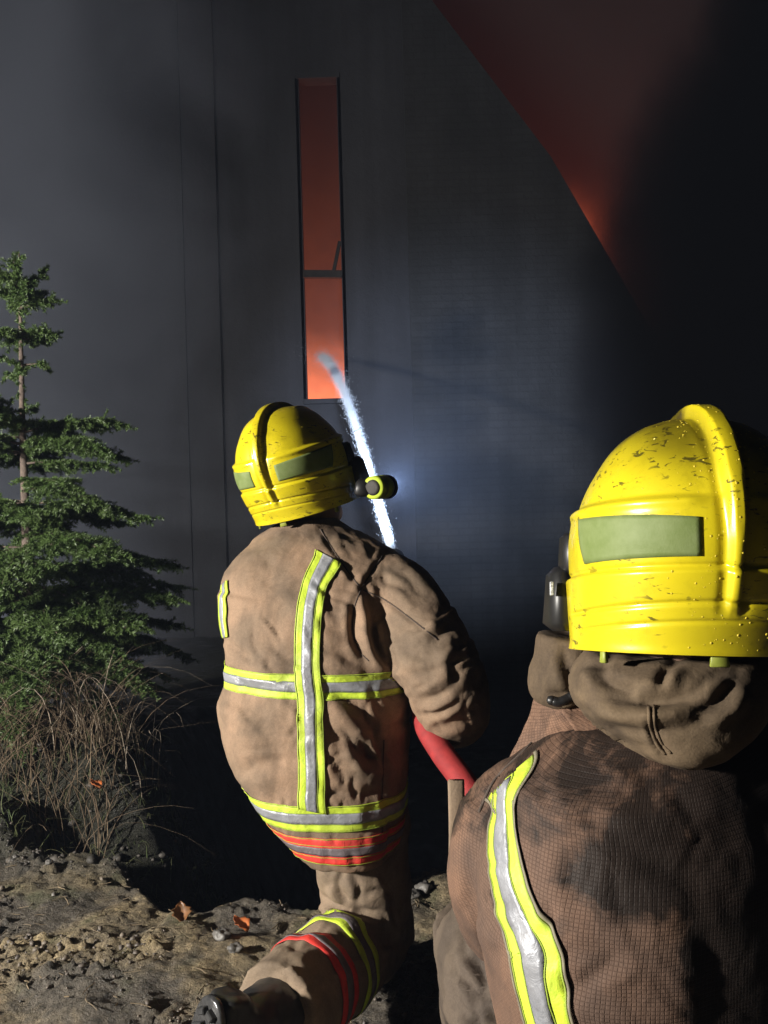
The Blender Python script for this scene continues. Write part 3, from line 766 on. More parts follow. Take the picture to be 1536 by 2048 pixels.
# ------------------------------------------------------------------ helmet
def helmet(person, loc, yaw, pitch, roll, scale, grime_shade, wet_n, wet_dir):
    """local frame: x right, y forward, z up; origin in the rim plane"""
    A, B, H = .122, .150, .243
    rot = Matrix.Rotation(-yaw, 3, 'Z') @ Matrix.Rotation(pitch, 3, 'X') @ Matrix.Rotation(roll, 3, 'Y')
    RM = np.array(rot) * scale; loc = np.asarray(loc, float)
    def W(v): return np.asarray(v) @ RM.T + loc
    def base(phi, t):
        """phi 0 = front, pi = back; t 0 rim .. 1 crown"""
        z0 = .105; t = np.asarray(t, float); phi = np.asarray(phi, float)
        # arc length style: lower wall then dome
        zl = t / .42 * z0; u = np.clip((t - .42) / .58, 0, 1) * (np.pi / 2)
        back = np.clip(-np.cos(phi), 0, 1)
        k_low = 1 - (.23 * back + .04) * np.clip(1 - zl / z0, 0, 1) ** 1.3
        k = np.where(t < .42, k_low, np.cos(u) ** .86)
        z = np.where(t < .42, zl, z0 + (H - z0) * np.sin(u) ** 1.02)
        e = 2.25
        cs, sn = np.cos(phi), np.sin(phi); rr = (np.abs(sn) ** e + np.abs(cs) ** e) ** (-1 / e)
        x = A * k * rr * sn; y = B * k * rr * cs
        return np.stack([x, y - .012 * np.sin(u) * (t > .42), z], -1)
    def normal(phi, t):
        d = 1e-3; a = base(phi + d, t) - base(phi - d, t); b = base(phi, np.minimum(t + d, .9995)) - base(phi, np.maximum(t - d, 0))
        n = np.cross(b, a); n /= np.linalg.norm(n, axis=-1, keepdims=True) + 1e-12
        c = base(phi, t) - np.array([0, 0, .09]); s = np.sign((n * c).sum(-1, keepdims=True)); return n * s
    def beltz(phi):
        back = (1 - np.cos(phi)) / 2; return .152 - .016 * back
    def disp(phi, t):
        p = base(phi, t); x, y, z = p[..., 0], p[..., 1], p[..., 2]; D = np.zeros_like(x)
        ax = np.abs(x); backness = sstep(.02, -.05, y)
        # comb
        wid = .0075 - .0042 * sstep(.21, .06, z) * backness
        hgt = .0095 * sstep(.02, .16, z) * (1 - .35 * sstep(.05, .15, y)) + .004 * sstep(.02, .06, z)
        on = sstep(.028, .05, z) * (backness + (1 - backness) * sstep(.13, .16, z))
        D += hgt * on * (1 - sstep(wid, wid + .0032, ax))
        D -= .002 * on * np.exp(-((ax - wid - .007) / .004) ** 2)
        # side ribs running from the forehead to the back edge of the dome
        sm = sstep(beltz(phi) + .002, beltz(phi) + .010, z)
        D -= .0045 * sm * sstep(.0, .03, ax) * (1 - sstep(.19, .23, z))
        rib = np.exp(-((z - (beltz(phi) + .0)) / .0045) ** 2); D += .0028 * rib * sstep(.02, .04, ax)
        r2 = np.exp(-((ax - (.048 + .22 * np.clip(.215 - z, 0, .1))) / .006) ** 2) * sstep(.165, .18, z) * sstep(-.06, .05, y); D += .0035 * r2
        # panel recess border, and the step of the neck guard below it
        low = sstep(.079, .073, z); D += .004 * low
        D -= .0022 * np.exp(-((z - .078) / .0022) ** 2)
        g1 = .047 + .010 * (np.cos(phi * 1.0 + np.pi) - 1) * 1.1
        D -= .0026 * np.exp(-((z - g1) / .0022) ** 2) * sstep(-.35, -.1, -np.cos(phi) - .25)
        g2 = .030 + .012 * (np.cos(phi + np.pi) - 1)
        D -= .0018 * np.exp(-((z - g2) / .0018) ** 2) * sstep(.1, .3, -np.cos(phi))
        D += .002 * np.exp(-(z / .006) ** 2)
        return D
    def surf(phi, t, off=0.0):
        phi = np.asarray(phi, float); t = np.asarray(t, float); return base(phi, t) + normal(phi, t) * (disp(phi, t) + off)[..., None]
    NP, NT = 320, 190
    ph = np.linspace(0, 2 * np.pi, NP, endpoint=False); ts = np.linspace(0, .997, NT)
    PH, TT = np.meshgrid(ph, ts); L = surf(PH, TT).reshape(-1, 3)
    PH0 = np.abs((ph + np.pi) % (2 * np.pi) - np.pi)
    Fc = []; zz = base(PH, TT)[..., 2]
    for i in range(NT - 1):
        for j in range(NP):
            a = PH0[j]; z = zz[i, j]; lim = R(78) if .076 < z < .142 else R(60)
            if a < lim and z < .150 - .02 * (a / lim) ** 2: continue
            k = (j + 1) % NP; Fc.append((i * NP + j, (i + 1) * NP + j, (i + 1) * NP + k, i * NP + k))
    hl = empty('helmet', tuple(loc)); pobj(hl, person)
    used = sorted({k for f in Fc for k in f}); mp = {k: i for i, k in enumerate(used)}
    Lw = W(L)
    sh = mesh_obj('shell', Lw[used], [tuple(mp[k] for k in f) for f in Fc], M['helmet'], hl)
    at = sh.data.attributes.new('grime_shade', 'FLOAT', 'POINT'); Lu = L[used]
    at.data.foreach_set('value', np.clip(grime_shade(Lu), 0, 1).astype(np.float32))
    def patch(name, fphi, ft, n, m, off, mat, parent, thick=.0):
        u, v = np.meshgrid(np.linspace(0, 1, n), np.linspace(0, 1, m)); phi = fphi(u, v); t = ft(u, v)
        Vp = W(surf(phi, t, off)).reshape(-1, 3); f = [(i * n + j, i * n + j + 1, (i + 1) * n + j + 1, (i + 1) * n + j) for i in range(m - 1) for j in range(n - 1)]
        o = mesh_obj(name, Vp, f, mat, parent)
        if thick: q = o.modifiers.new('s', 'SOLIDIFY'); q.thickness = thick; q.offset = 0
        return o
    def t_of_z(z): # lower-wall or dome inverse
        z = np.asarray(z, float); return np.where(z < .105, z / .105 * .42, .42 + .58 * np.arcsin(np.clip((z - .105) / (H - .105), 0, 1)) / (np.pi / 2))
    for s in (-1, 1):
        # trapezoid: short upright edge by the comb, tall slanted edge towards the face
        fphi = lambda u, v: s * (R(101) + (R(166) - R(101)) * u + R(8) * (1 - u) * (1 - v))
        ft = lambda u, v: t_of_z(.0865 + (.136 - .014 * u - .0865) * v)
        patch('reflective_panel', fphi, ft, 26, 10, .0009, M['panel'], hl, .0005)
        # visor hinge block and the black seal along the face opening
        patch('face_seal', lambda u, v: s * (R(56) + R(24) * u), lambda u, v: t_of_z(.072 + .074 * v), 10, 12, -.006, M['black'], hl, .004)
        V, f = box(base(np.array(s * R(71)), t_of_z(.108)) + np.array([s * -.002, 0, 0]), (.020, .030, .046), np.array(Matrix.Rotation(-s * R(18), 3, 'Z')), .85, .25); mesh_obj('visor_mount', W(V), f, M['black'], hl)
        c = base(np.array(s * R(70)), t_of_z(.060)); c = c + np.array([s * .010, .012, -.004])
        V, f = box(c, (.030, .052, .074), np.array(Matrix.Rotation(-s * R(12), 3, 'Z')), .8, .3); mesh_obj('visor_hinge', W(V), f, M['black'], hl)
    patch('visor', lambda u, v: R(-64) + R(128) * u, lambda u, v: t_of_z(.012 + .135 * v), 40, 14, -.006, M['visor'], hl, .002)
    # small buckle tabs under the rim
    for a, w in ((R(-112), .012), (R(-176), .022), (R(112), .012)):
        c = base(np.array(a), np.array(0.0)) * .985 + np.array([0, 0, -.010]); V, f = box(c + np.array([0, 0, .004]), (w * .8, .005, .014), np.array(Matrix.Rotation(-a, 3, 'Z')), .8, .2)
        mesh_obj('buckle', W(V), f, M['buckle'], hl)
    # water drops clinging to the shell
    r = np.random.default_rng(int(wet_n)); VV, TT_, k = [], [], 0
    bm = bmesh.new(); bmesh.ops.create_icosphere(bm, subdivisions=2, radius=1); dv = np.array([v.co[:] for v in bm.verts]); dt = np.array([[v.index for v in f.verts] for f in bm.faces]); bm.free()
    n = 0
    while n < wet_n:
        phi = r.uniform(R(95), R(265)); t = r.uniform(.02, .9); lp = surf(np.array(phi), np.array(t)); nn = normal(np.array(phi), np.array(t))
        if r.random() > wet_dir(lp): continue
        sc = .0004 + .0008 * r.random() ** 3; a = np.cross(nn, [.3, .5, .8]); a /= np.linalg.norm(a); b = np.cross(nn, a)
        V = dv[:, :1] * a * sc * 1.1 + dv[:, 1:2] * b * sc * 1.2 + dv[:, 2:] * nn * sc * .5 + lp
        VV.append(W(V)); TT_.append(dt + k); k += len(dv); n += 1
    d = tri_obj('water_drops', np.concatenate(VV), np.concatenate(TT_), M['drop'], hl, True); tag(d, 'beads of water on the shell', None, None, 'stuff')
    return hl, W, rot
M['buckle'] = plain('lime_buckle', (.26, .30, .04), (.18, .2, .03), .5, 40)

# ------------------------------------------------------------------ hands
def glove(person, wrist, palm_dir, curl_axis, grip_c, grip_r, side, name='glove'):
    """a gloved hand whose fingers wrap round a bar through grip_c along curl_axis"""
    wrist = np.asarray(wrist, float); ca = np.asarray(curl_axis, float); ca /= np.linalg.norm(ca); gc = np.asarray(grip_c, float)
    d0 = wrist - gc; d0 -= ca * (d0 @ ca); d0 /= np.linalg.norm(d0); d1 = np.cross(ca, d0) * side
    parts = []
    palm_c = gc + d0 * (grip_r + .022)
    knuckle = lambda k: gc + ca * (-.033 + .022 * k) + (d0 * .85 + d1 * .6) * (grip_r + .020)
    heel = wrist + (gc - wrist) * .15
    parts.append(tube([wrist, wrist * .5 + palm_c * .5, palm_c + d1 * .015, gc + (d0 * .8 + d1 * .65) * (grip_r + .018)], [.036, .040, .044, .036], 14, 18, .55))
    for k, ln in enumerate((.92, 1.0, .95, .8)):
        arc = [(40, .017), (85, .016), (130, .015), (175, .0135), (205 * ln, .011)]
        pts = [palm_c + ca * (-.033 + .022 * k) * .8] + [gc + ca * (-.033 + .022 * k) * (1.05) + (d0 * math.cos(R(a)) + d1 * math.sin(R(a))) * (grip_r + .012) for a, _ in arc]
        parts.append(tube(pts, [.016, .0135, .0130, .0125, .0115, .0095], 10, 22))
    tp = [palm_c - ca * .03, gc - ca * .055 + d0 * (grip_r + .016), gc - ca * .05 - d1 * (grip_r + .012), gc - ca * .035 - d1 * .6 * (grip_r + .014) - d0 * .8 * (grip_r + .014)]
    parts.append(tube(tp, [.017, .016, .0145, .011], 10, 18))
    me = remesh(parts, .0035, 4); folds(me, [], [((60, 60, 60), .0015, 3)])
    return link_mesh(name, me, M['glove'], person)

def limb_band(me, name, c0, c1, t, width, mat, mid_mat, parent, n=72):
    """tape right round a limb"""
    b = bvh_of(me); c0, c1 = np.array(c0), np.array(c1); d = (c1 - c0); L = np.linalg.norm(d); d /= L
    u = np.cross(d, ZA); u /= np.linalg.norm(u); w = np.cross(d, u); c = c0 + d * L * t
    def make(nm, lo, hi, off, m, par, cols=3):
        V, Fc, ok = [], [], []
        for i in range(n):
            a = 2 * np.pi * i / n; rd = u * math.cos(a) + w * math.sin(a)
            for j in range(cols + 1):
                o_ = c + d * width * (lo + (hi - lo) * j / cols - .5)
                h = b.ray_cast(Vector(o_), Vector(rd), .2); ok.append(h[0] is not None); V.append(np.array(h[0]) + rd * off if h[0] is not None else o_)
        G = np.array(V).reshape(n, cols + 1, 3); G = G * .5 + (np.roll(G, 1, 0) + np.roll(G, -1, 0)) * .25
        for i in range(n):
            k = (i + 1) % n
            for j in range(cols):
                q = (i * (cols + 1) + j, k * (cols + 1) + j, k * (cols + 1) + j + 1, i * (cols + 1) + j + 1)
                if all(ok[x] for x in q): Fc.append(q)
        o = mesh_obj(nm, G.reshape(-1, 3), Fc, m, par); q = o.modifiers.new('s', 'SOLIDIFY'); q.thickness = .0009; q.offset = 1; return o
    o = make(name, 0, 1, .002, mat, parent, 6); make('silver_stripe', .32, .68, .0032, mid_mat, o)
def boot(person, ankle, s, toe, shaft=None):
    """s: outward normal of the sole, toe: direction of the toes"""
    ankle = np.array(ankle); s = np.array(s) / np.linalg.norm(s); toe = np.array(toe) - s * (np.array(toe) @ s); toe /= np.linalg.norm(toe); sd = np.cross(s, toe)
    up = -s if shaft is None else np.array(shaft) / np.linalg.norm(shaft)
    rows = []
    for t, w, h in ((-.075, .026, .040), (-.068, .034, .062), (-.03, .038, .085), (.03, .040, .078), (.09, .046, .062), (.15, .047, .052), (.19, .038, .040), (.205, .022, .026)):
        c = ankle + s * (.085 - h / 2) + toe * t; rows.append((c, w, h / 2, 2.8, sd, s))
    parts = [loft(rows, 24), tube([ankle + up * .22, ankle + up * .12, ankle + up * .03, ankle + s * .05], [.066, .064, .058, .048], 18, 16)]
    me = remesh(parts, .006, 4); folds(me, [], [((30, 30, 30), .004, 4)]); bo = link_mesh('boot', me, M['rubber'], person)
    rows = [(ankle + s * (.083 + dz) + toe * .064, .046 * k, .142 * k, 2.6, sd, toe) for dz, k in ((0, .97), (.004, 1.0), (.012, 1.0), (.014, .97))]
    V, Fc = loft(rows, 36); mesh_obj('sole', V, Fc, M['sole'], bo)
    k = 0
    for t in np.linspace(-.06, .185, 11):
        for q in (-1, 1):
            hw = .038 * math.sqrt(max(.05, 1 - ((t - .064) / .15) ** 2))
            rot = np.stack([sd * math.cos(R(24) * q) + toe * math.sin(R(24) * q), -sd * math.sin(R(24) * q) + toe * math.cos(R(24) * q), s], 1)
            V, Fc = box(ankle + s * .101 + toe * (t + .006) + sd * q * hw * .52, (hw * .92, .0125, .012), rot, .85, .15); mesh_obj('tread_lug', V, Fc, M['sole'], bo, False)
    return bo
def head(person, c, yaw, s=1.0, neck=1.0):
    """face and neck: one continuous skin surface under the helmet"""
    c = np.array(c); rot = np.array(Matrix.Rotation(-yaw, 3, 'Z')); T = lambda v: np.array(v) * s @ rot.T + c
    parts = [ellipsoid(c, (.075 * s, .095 * s, .115 * s), rot=rot), tube([T((0, .0, -.06)), T((0, -.01, -.06 - .07 * neck)), T((0, -.03 + .06 * (1 - neck), -.06 - .14 * neck))], [.062, .058, .07], 16, 12),
             tube([T((0, .085, .02)), T((0, .107, -.015)), T((0, .098, -.03))], [.010, .015, .012], 8, 10), ellipsoid(T((0, .055, -.085)), (.045, .045, .035)),
             ellipsoid(T((0, .09, -.055)), (.022, .012, .008))] + [ellipsoid(T((q * .076, 0, -.01)), (.010, .02, .032)) for q in (-1, 1)] + [ellipsoid(T((q * .033, .082, .015)), (.014, .01, .009)) for q in (-1, 1)]
    return link_mesh('head', remesh(parts, .005, 3), M['skin'], person)

# ================================================================== the kneeling firefighter at the nozzle
FF1 = empty('person', (-.1, 1.75, 0))
tag(FF1, 'firefighter kneeling with his back to us, tan jacket, yellow helmet, aiming the water jet', 'person', 'firefighters in tan kit')
rows1 = [(1036, 575, 668, 1.87, .060, 2.1), (1052, 545, 690, 1.865, .078, 2.1), (1075, 508, 735, 1.85, .100, 2.2), (1105, 478, 790, 1.835, .125, 2.3), (1140, 452, 822, 1.82, .145, 2.4),
         (1190, 440, 830, 1.80, .160, 2.5), (1250, 450, 826, 1.785, .168, 2.5), (1320, 454, 824, 1.77, .172, 2.4), (1355, 452, 824, 1.765, .172, 2.4), (1395, 438, 824, 1.76, .176, 2.4),
         (1440, 446, 822, 1.755, .176, 2.4), (1490, 458, 820, 1.75, .174, 2.4), (1540, 480, 816, 1.745, .172, 2.4), (1585, 515, 812, 1.74, .170, 2.4), (1625, 550, 808, 1.735, .168, 2.4),
         (1655, 580, 806, 1.73, .164, 2.3), (1682, 602, 804, 1.73, .160, 2.2)]
tr1, ax1 = torso_rows(rows1, R(-6))
sleeveR = [P(735, 1170, 1.80), P(790, 1190, 1.76), P(838, 1265, 1.68), P(886, 1350, 1.625), P(906, 1418, 1.67), P(892, 1408, 1.80), P(852, 1335, 1.98), P(828, 1275, 2.10)]
sleeveL = [P(560, 1165, 1.85), P(522, 1200, 1.90), P(535, 1300, 2.03), P(610, 1320, 2.15), P(715, 1215, 2.29)]
me = remesh([loft(tr1, 48), tube(sleeveR, [.080, .089, .088, .085, .076, .070, .060, .052], 24, 56), tube(sleeveL, [.080, .088, .082, .070, .056], 20, 36)], .0058, 7)
folds(me, [
    # yoke, armhole and sleeve seams
    ([(640, 1058), (660, 1090), (690, 1135), (722, 1178)], 5, .0035, .6), ([(765, 1112), (742, 1146), (722, 1178)], 5, .004, .6),
    ([(722, 1178), (709, 1215), (706, 1260), (718, 1300), (738, 1322)], 7, .008, .7), ([(726, 1180), (770, 1200), (820, 1236), (876, 1280)], 5, .003, .7),
    # pleat under the arm
    ([(732, 1178), (744, 1225), (748, 1270), (762, 1312), (790, 1332)], 9, .020, .9), ([(752, 1200), (766, 1250), (776, 1295), (790, 1325)], 8, .013, 1.0),
    # sleeve drag lines
    ([(905, 1240), (880, 1268), (850, 1282)], 11, .008, .8), ([(820, 1345), (860, 1345), (900, 1330)], 10, .007, .8), ([(838, 1400), (870, 1398), (905, 1376)], 9, .009, .8),
    ([(848, 1432), (880, 1425), (925, 1400)], 7, .006, .8), ([(930, 1300), (910, 1330), (915, 1370)], 12, .008, .7), ([(870, 1462), (905, 1450), (945, 1440)], 8, .005, .6), ([(800, 1290), (830, 1310), (870, 1315)], 12, .007, .7),
    ([(780, 1130), (820, 1160), (850, 1200)], 10, .006, .6), ([(760, 1160), (800, 1170), (840, 1210)], 9, .005, .7),
    # back of the jacket
    ([(648, 1376), (690, 1396), (730, 1432), (758, 1478)], 15, .013, .7), ([(716, 1502), (745, 1516), (778, 1516)], 13, .013, .8), ([(660, 1296), (700, 1318), (735, 1330)], 11, .007, .7),
    ([(650, 1240), (690, 1270), (730, 1300)], 12, .005, .6), ([(455, 1362), (500, 1378), (560, 1376)], 16, .010, -.9), ([(470, 1545), (520, 1530), (600, 1520)], 14, .006, .7),
    ([(660, 1470), (710, 1488), (770, 1545)], 14, .008, .7), ([(500, 1420), (540, 1470), (560, 1540)], 18, .005, .6), ([(480, 1220), (520, 1280), (590, 1300)], 20, .005, .5),
    ([(560, 1110), (540, 1170), (550, 1250)], 24, .005, .5), ([(770, 1560), (750, 1585), (700, 1592)], 10, .007, .8), ([(600, 1575), (650, 1590), (720, 1596)], 10, .004, .6),
    ([(455, 1300), (520, 1318), (590, 1316)], 9, .004, .5), ([(670, 1345), (730, 1358), (800, 1350)], 12, .005, .5), ([(640, 1420), (665, 1460), (690, 1540)], 12, .004, .6),
    ([(690, 1120), (705, 1150), (700, 1170)], 9, .004, .6), ([(640, 1180), (660, 1200), (700, 1215)], 10, .003, .6), ([(770, 1600), (780, 1660), (775, 1720)], 6, .006, .7), ([(700, 1700), (706, 1720), (704, 1738)], 6, .004, .6), ([(650, 1690), (656, 1712), (655, 1728)], 6, .004, .6),
    ([(768, 1480), (766, 1550), (764, 1620), (768, 1730)], 4, .003, .5),
] + creases(460, 800, 1090, 1580, 46, 5, (35, 35)) + creases(650, 800, 1380, 1600, 16, 6, (60, 25), (30, 80)) + creases(760, 950, 1180, 1480, 26, 7, (-25, 30), (30, 90)) + creases(560, 800, 1580, 1730, 22, 8, (88, 14), (18, 40), (3, 5), (.001, .003)), [((9, 9, 7), .0075, 1), ((26, 26, 16), .0034, 2), ((70, 70, 45), .0009, 6)])
b1 = bvh_of(me); w1 = Wrap(me, ax1, .238)
J1 = link_mesh('jacket', me, M['coat'], FF1)
for pts in ([(640, 1058), (660, 1090), (690, 1135), (722, 1178)], [(765, 1112), (742, 1146), (722, 1178)], [(722, 1178), (709, 1215), (706, 1260), (718, 1300), (738, 1322)],
            [(726, 1180), (770, 1200), (820, 1236), (876, 1280)], [(768, 1480), (766, 1550), (764, 1620), (768, 1730)]):
    seam(b1, J1, pts, .0016)
def flat_ring(z, tilt=0.0): return [(a, z + tilt * math.cos(a)) for a in np.linspace(R(-268), R(88), 40)]
tape(w1, J1, flat_ring(.700, -.006), .050, M['yellow_tape'], M['silver'], 220)
tape(w1, J1, flat_ring(.441, -.003), .052, M['yellow_tape'], M['silver'], 220)
tape(w1, J1, flat_ring(.376, -.004), .054, M['red_tape'], M['grey_tape'], 220, (.35, .65))
tape(w1, J1, px_path(w1, [(656, 1112), (648, 1128), (632, 1160), (622, 1200), (616, 1260), (614, 1320), (617, 1370), (620, 1430), (622, 1500), (624, 1560), (626, 1622)]), .053, M['yellow_tape'], M['silver'], 130, off=.0038)
tape(w1, J1, px_path(w1, [(452, 1165), (446, 1195), (448, 1240), (453, 1275)]), .034, M['yellow_tape'], M['silver'], 40, off=.0038)
# trousers
hipR, kneeR, ankR = P(716, 1650, 1.73), np.array([-.055, 1.77, .08]), np.array([-.255, 1.35, .168])
hipL, kneeL, ankL = P(700, 1640, 1.84), np.array([-.10, 2.14, .42]), np.array([-.10, 2.12, .12])
calf = kneeR * .6 + ankR * .4
tro = remesh([tube([P(712, 1600, 1.74), P(712, 1660, 1.74), P(712, 1705, 1.74)], [.115, .12, .09], 24, 14),
              tube([hipR, hipR * .5 + kneeR * .5 + (0, -.015, .01), kneeR + (0, 0, .01)], [.105, .102, .096], 24, 24),
              tube([kneeR + (0, .02, .0), kneeR * .8 + ankR * .2 + (0, 0, .015), calf + (0, 0, .01), kneeR * .16 + ankR * .84], [.090, .094, .094, .086], 24, 28),
              tube([hipL, hipL * .5 + kneeL * .5, kneeL], [.115, .10, .085], 20, 20), tube([kneeL, kneeL * .5 + ankL * .5, ankL], [.085, .086, .075], 20, 20)], .006, 6)
folds(tro, [([(632, 1790), (670, 1812), (720, 1830), (770, 1826)], 9, .018, .9), ([(660, 1765), (690, 1800), (730, 1822)], 8, .009, .8), ([(700, 1745), (718, 1780), (712, 1815)], 7, .007, .8),
            ([(620, 1815), (650, 1830), (700, 1842)], 8, .008, .8), ([(730, 1790), (760, 1782), (790, 1790)], 6, .006, .7), ([(560, 1935), (585, 1925), (600, 1945)], 6, .006, .8), ([(540, 1945), (565, 1945), (580, 1962)], 5, .006, .8), ([(610, 1860), (590, 1890), (580, 1900)], 8, .005, .7)] + creases(560, 800, 1750, 1960, 24, 25, (20, 40), (30, 90), (4, 8), (.002, .005)),
      [((10, 10, 10), .008, 31), ((28, 28, 28), .004, 33)])
T1 = link_mesh('trousers', tro, M['trouser'], FF1)
limb_band(tro, 'reflective_tape', kneeR, ankR, .40, .052, M['yellow_tape'], M['grey_tape'], T1)
limb_band(tro, 'reflective_tape', kneeR, ankR, .59, .055, M['red_tape'], M['grey_tape'], T1)
limb_band(tro, 'reflective_tape', kneeL, ankL, .35, .05, M['yellow_tape'], M['silver'], T1)
sdir = ankR - kneeR; sdir = sdir / np.linalg.norm(sdir); sdir = sdir + np.array([-.45, -.1, .10])
boot(FF1, ankR, sdir, (.0, .05, -1), kneeR - ankR)
boot(FF1, ankL + (0, .0, -.02), (0, 0, -1), (0, 1, 0))
# helmet with its torch
H1 = P(612, 1022, 1.875)
def gr1(L): return .75 * sstep(.15, .22, L[:, 2]) * sstep(.02, -.06, -L[:, 0] - .02) * .6  # grime with shade painted in, towards the crown's right side
hl1, W1, rot1 = helmet(FF1, H1, R(20), R(10), R(-10), 1.03, gr1, 170, lambda p: .9 if (p[0] > 0 and p[2] > .02) else .2)
head(FF1, H1 + np.array([0.02, .03, .08]), R(20))
tdir = np.array([math.sin(R(27)), math.cos(R(27)), .04]); tdir /= np.linalg.norm(tdir)
tpos = P(752, 975, 1.785)
M['torch_ring'] = plain('lime_torch_body', (.50, .62, .06), (.38, .48, .05), .35, 40)
tor = empty('torch', tuple(tpos)); pobj(tor, hl1)
ts_, tu_ = np.cross(tdir, ZA), None; ts_ /= np.linalg.norm(ts_); tu_ = np.cross(ts_, tdir)
def tring(name, prof, mat, n=28):
    rows = [(tpos + tdir * a, r_, r_, 2, ts_, tu_) for a, r_ in prof]; V, Fc = loft(rows, n); return mesh_obj(name, V, Fc, mat, tor)
tring('body', [(-.016, .023), (-.013, .0265), (.010, .0275), (.013, .0255), (.018, .0255), (.021, .0275), (.046, .0265)], M['torch_ring'])
tring('rear_cap', [(-.0205, .012), (-.0195, .0165), (-.015, .0185), (-.010, .0185)], M['glove'])
tring('bezel', [(.040, .0265), (.043, .0285), (.056, .0285), (.058, .0265)], M['black'])
V, Fc = box(tpos - tdir * .0 - ts_ * .0 + np.array([-.030, .012, .0]), (.040, .05, .040), None, .8, .2); mesh_obj('torch_bracket', V, Fc, M['black'], tor)
gl, gn, gb, go = newmat('torch_lens'); gb.inputs['Emission Color'].default_value = (.8, .9, 1, 1); gb.inputs['Emission Strength'].default_value = 20
tring('lens', [(.0585, .024), (.0592, .024)], gl)
lamp('torch_light', 'SPOT', tuple(tpos + tdir * .064), tuple(tpos + tdir * .064 + np.array([math.sin(R(6)), math.cos(R(6)), .11]) * 3), 2000, (.62, .76, 1.0), spot_size=R(43), spot_blend=1.0, shadow_soft_size=.015)

# hose, nozzle and hands
hp = [P(803, 1180, 2.33), P(812, 1230, 2.14), P(846, 1310, 1.93), P(856, 1378, 1.76), P(848, 1438, 1.665), P(882, 1502, 1.60), P(928, 1565, 1.53), P(985, 1660, 1.45), P(1030, 1800, 1.36), np.array([.26, 1.28, .13]), np.array([.40, 1.30, .03]), np.array([.9, 1.1, .028]), np.array([1.8, .5, .03])]
V, Fc = tube(hp, [.0248] * len(hp), 20, 150)
hose = mesh_obj('fire_hose', V, Fc, M['hose']); tag(hose, 'red fire hose running from under his arm to the crew behind', 'hose')
J0 = P(803, 1176, 2.33); J1p = P(650, 712, 7.75)
jd = (J1p + (0, 0, .7) - J0); jd = jd / np.linalg.norm(jd)
noz = empty('nozzle', tuple(J0)); tag(noz, 'metal hose nozzle held out in front of the kneeling firefighter', 'nozzle')
ja = np.cross(jd, ZA); ja /= np.linalg.norm(ja); jb = np.cross(ja, jd)
for nm, prof, mt in (('coupling', [(-.02, .026), (0, .03), (.03, .03), (.035, .022)], 'metal'), ('barrel', [(.034, .021), (.10, .020), (.15, .024)], 'black'), ('tip', [(.15, .03), (.16, .034), (.19, .034), (.195, .018)], 'metal')):
    V, Fc = loft([(J0 + jd * a, r_, r_, 2, ja, jb) for a, r_ in prof], 24); mesh_obj(nm, V, Fc, M[mt], noz)
V, Fc = tube([J0 + jd * .06 - jb * .01, J0 + jd * .06 - jb * .06, J0 + jd * .065 - jb * .11], [.013, .016, .014], 12, 14); mesh_obj('pistol_grip', V, Fc, M['black'], noz)
def hose_dir(p):
    C = catmull(hp, 150); i = int(np.argmin(((C - p) ** 2).sum(1))); d = C[min(i + 1, 149)] - C[max(i - 1, 0)]; return C[i], d / np.linalg.norm(d)
gc, gd = hose_dir(P(813, 1232, 2.13)); glove(FF1, sleeveR[-1], None, gd, gc, .0248, -1)
glove(FF1, sleeveL[-1], None, jd, J0 + jd * .075, .0215, -1)

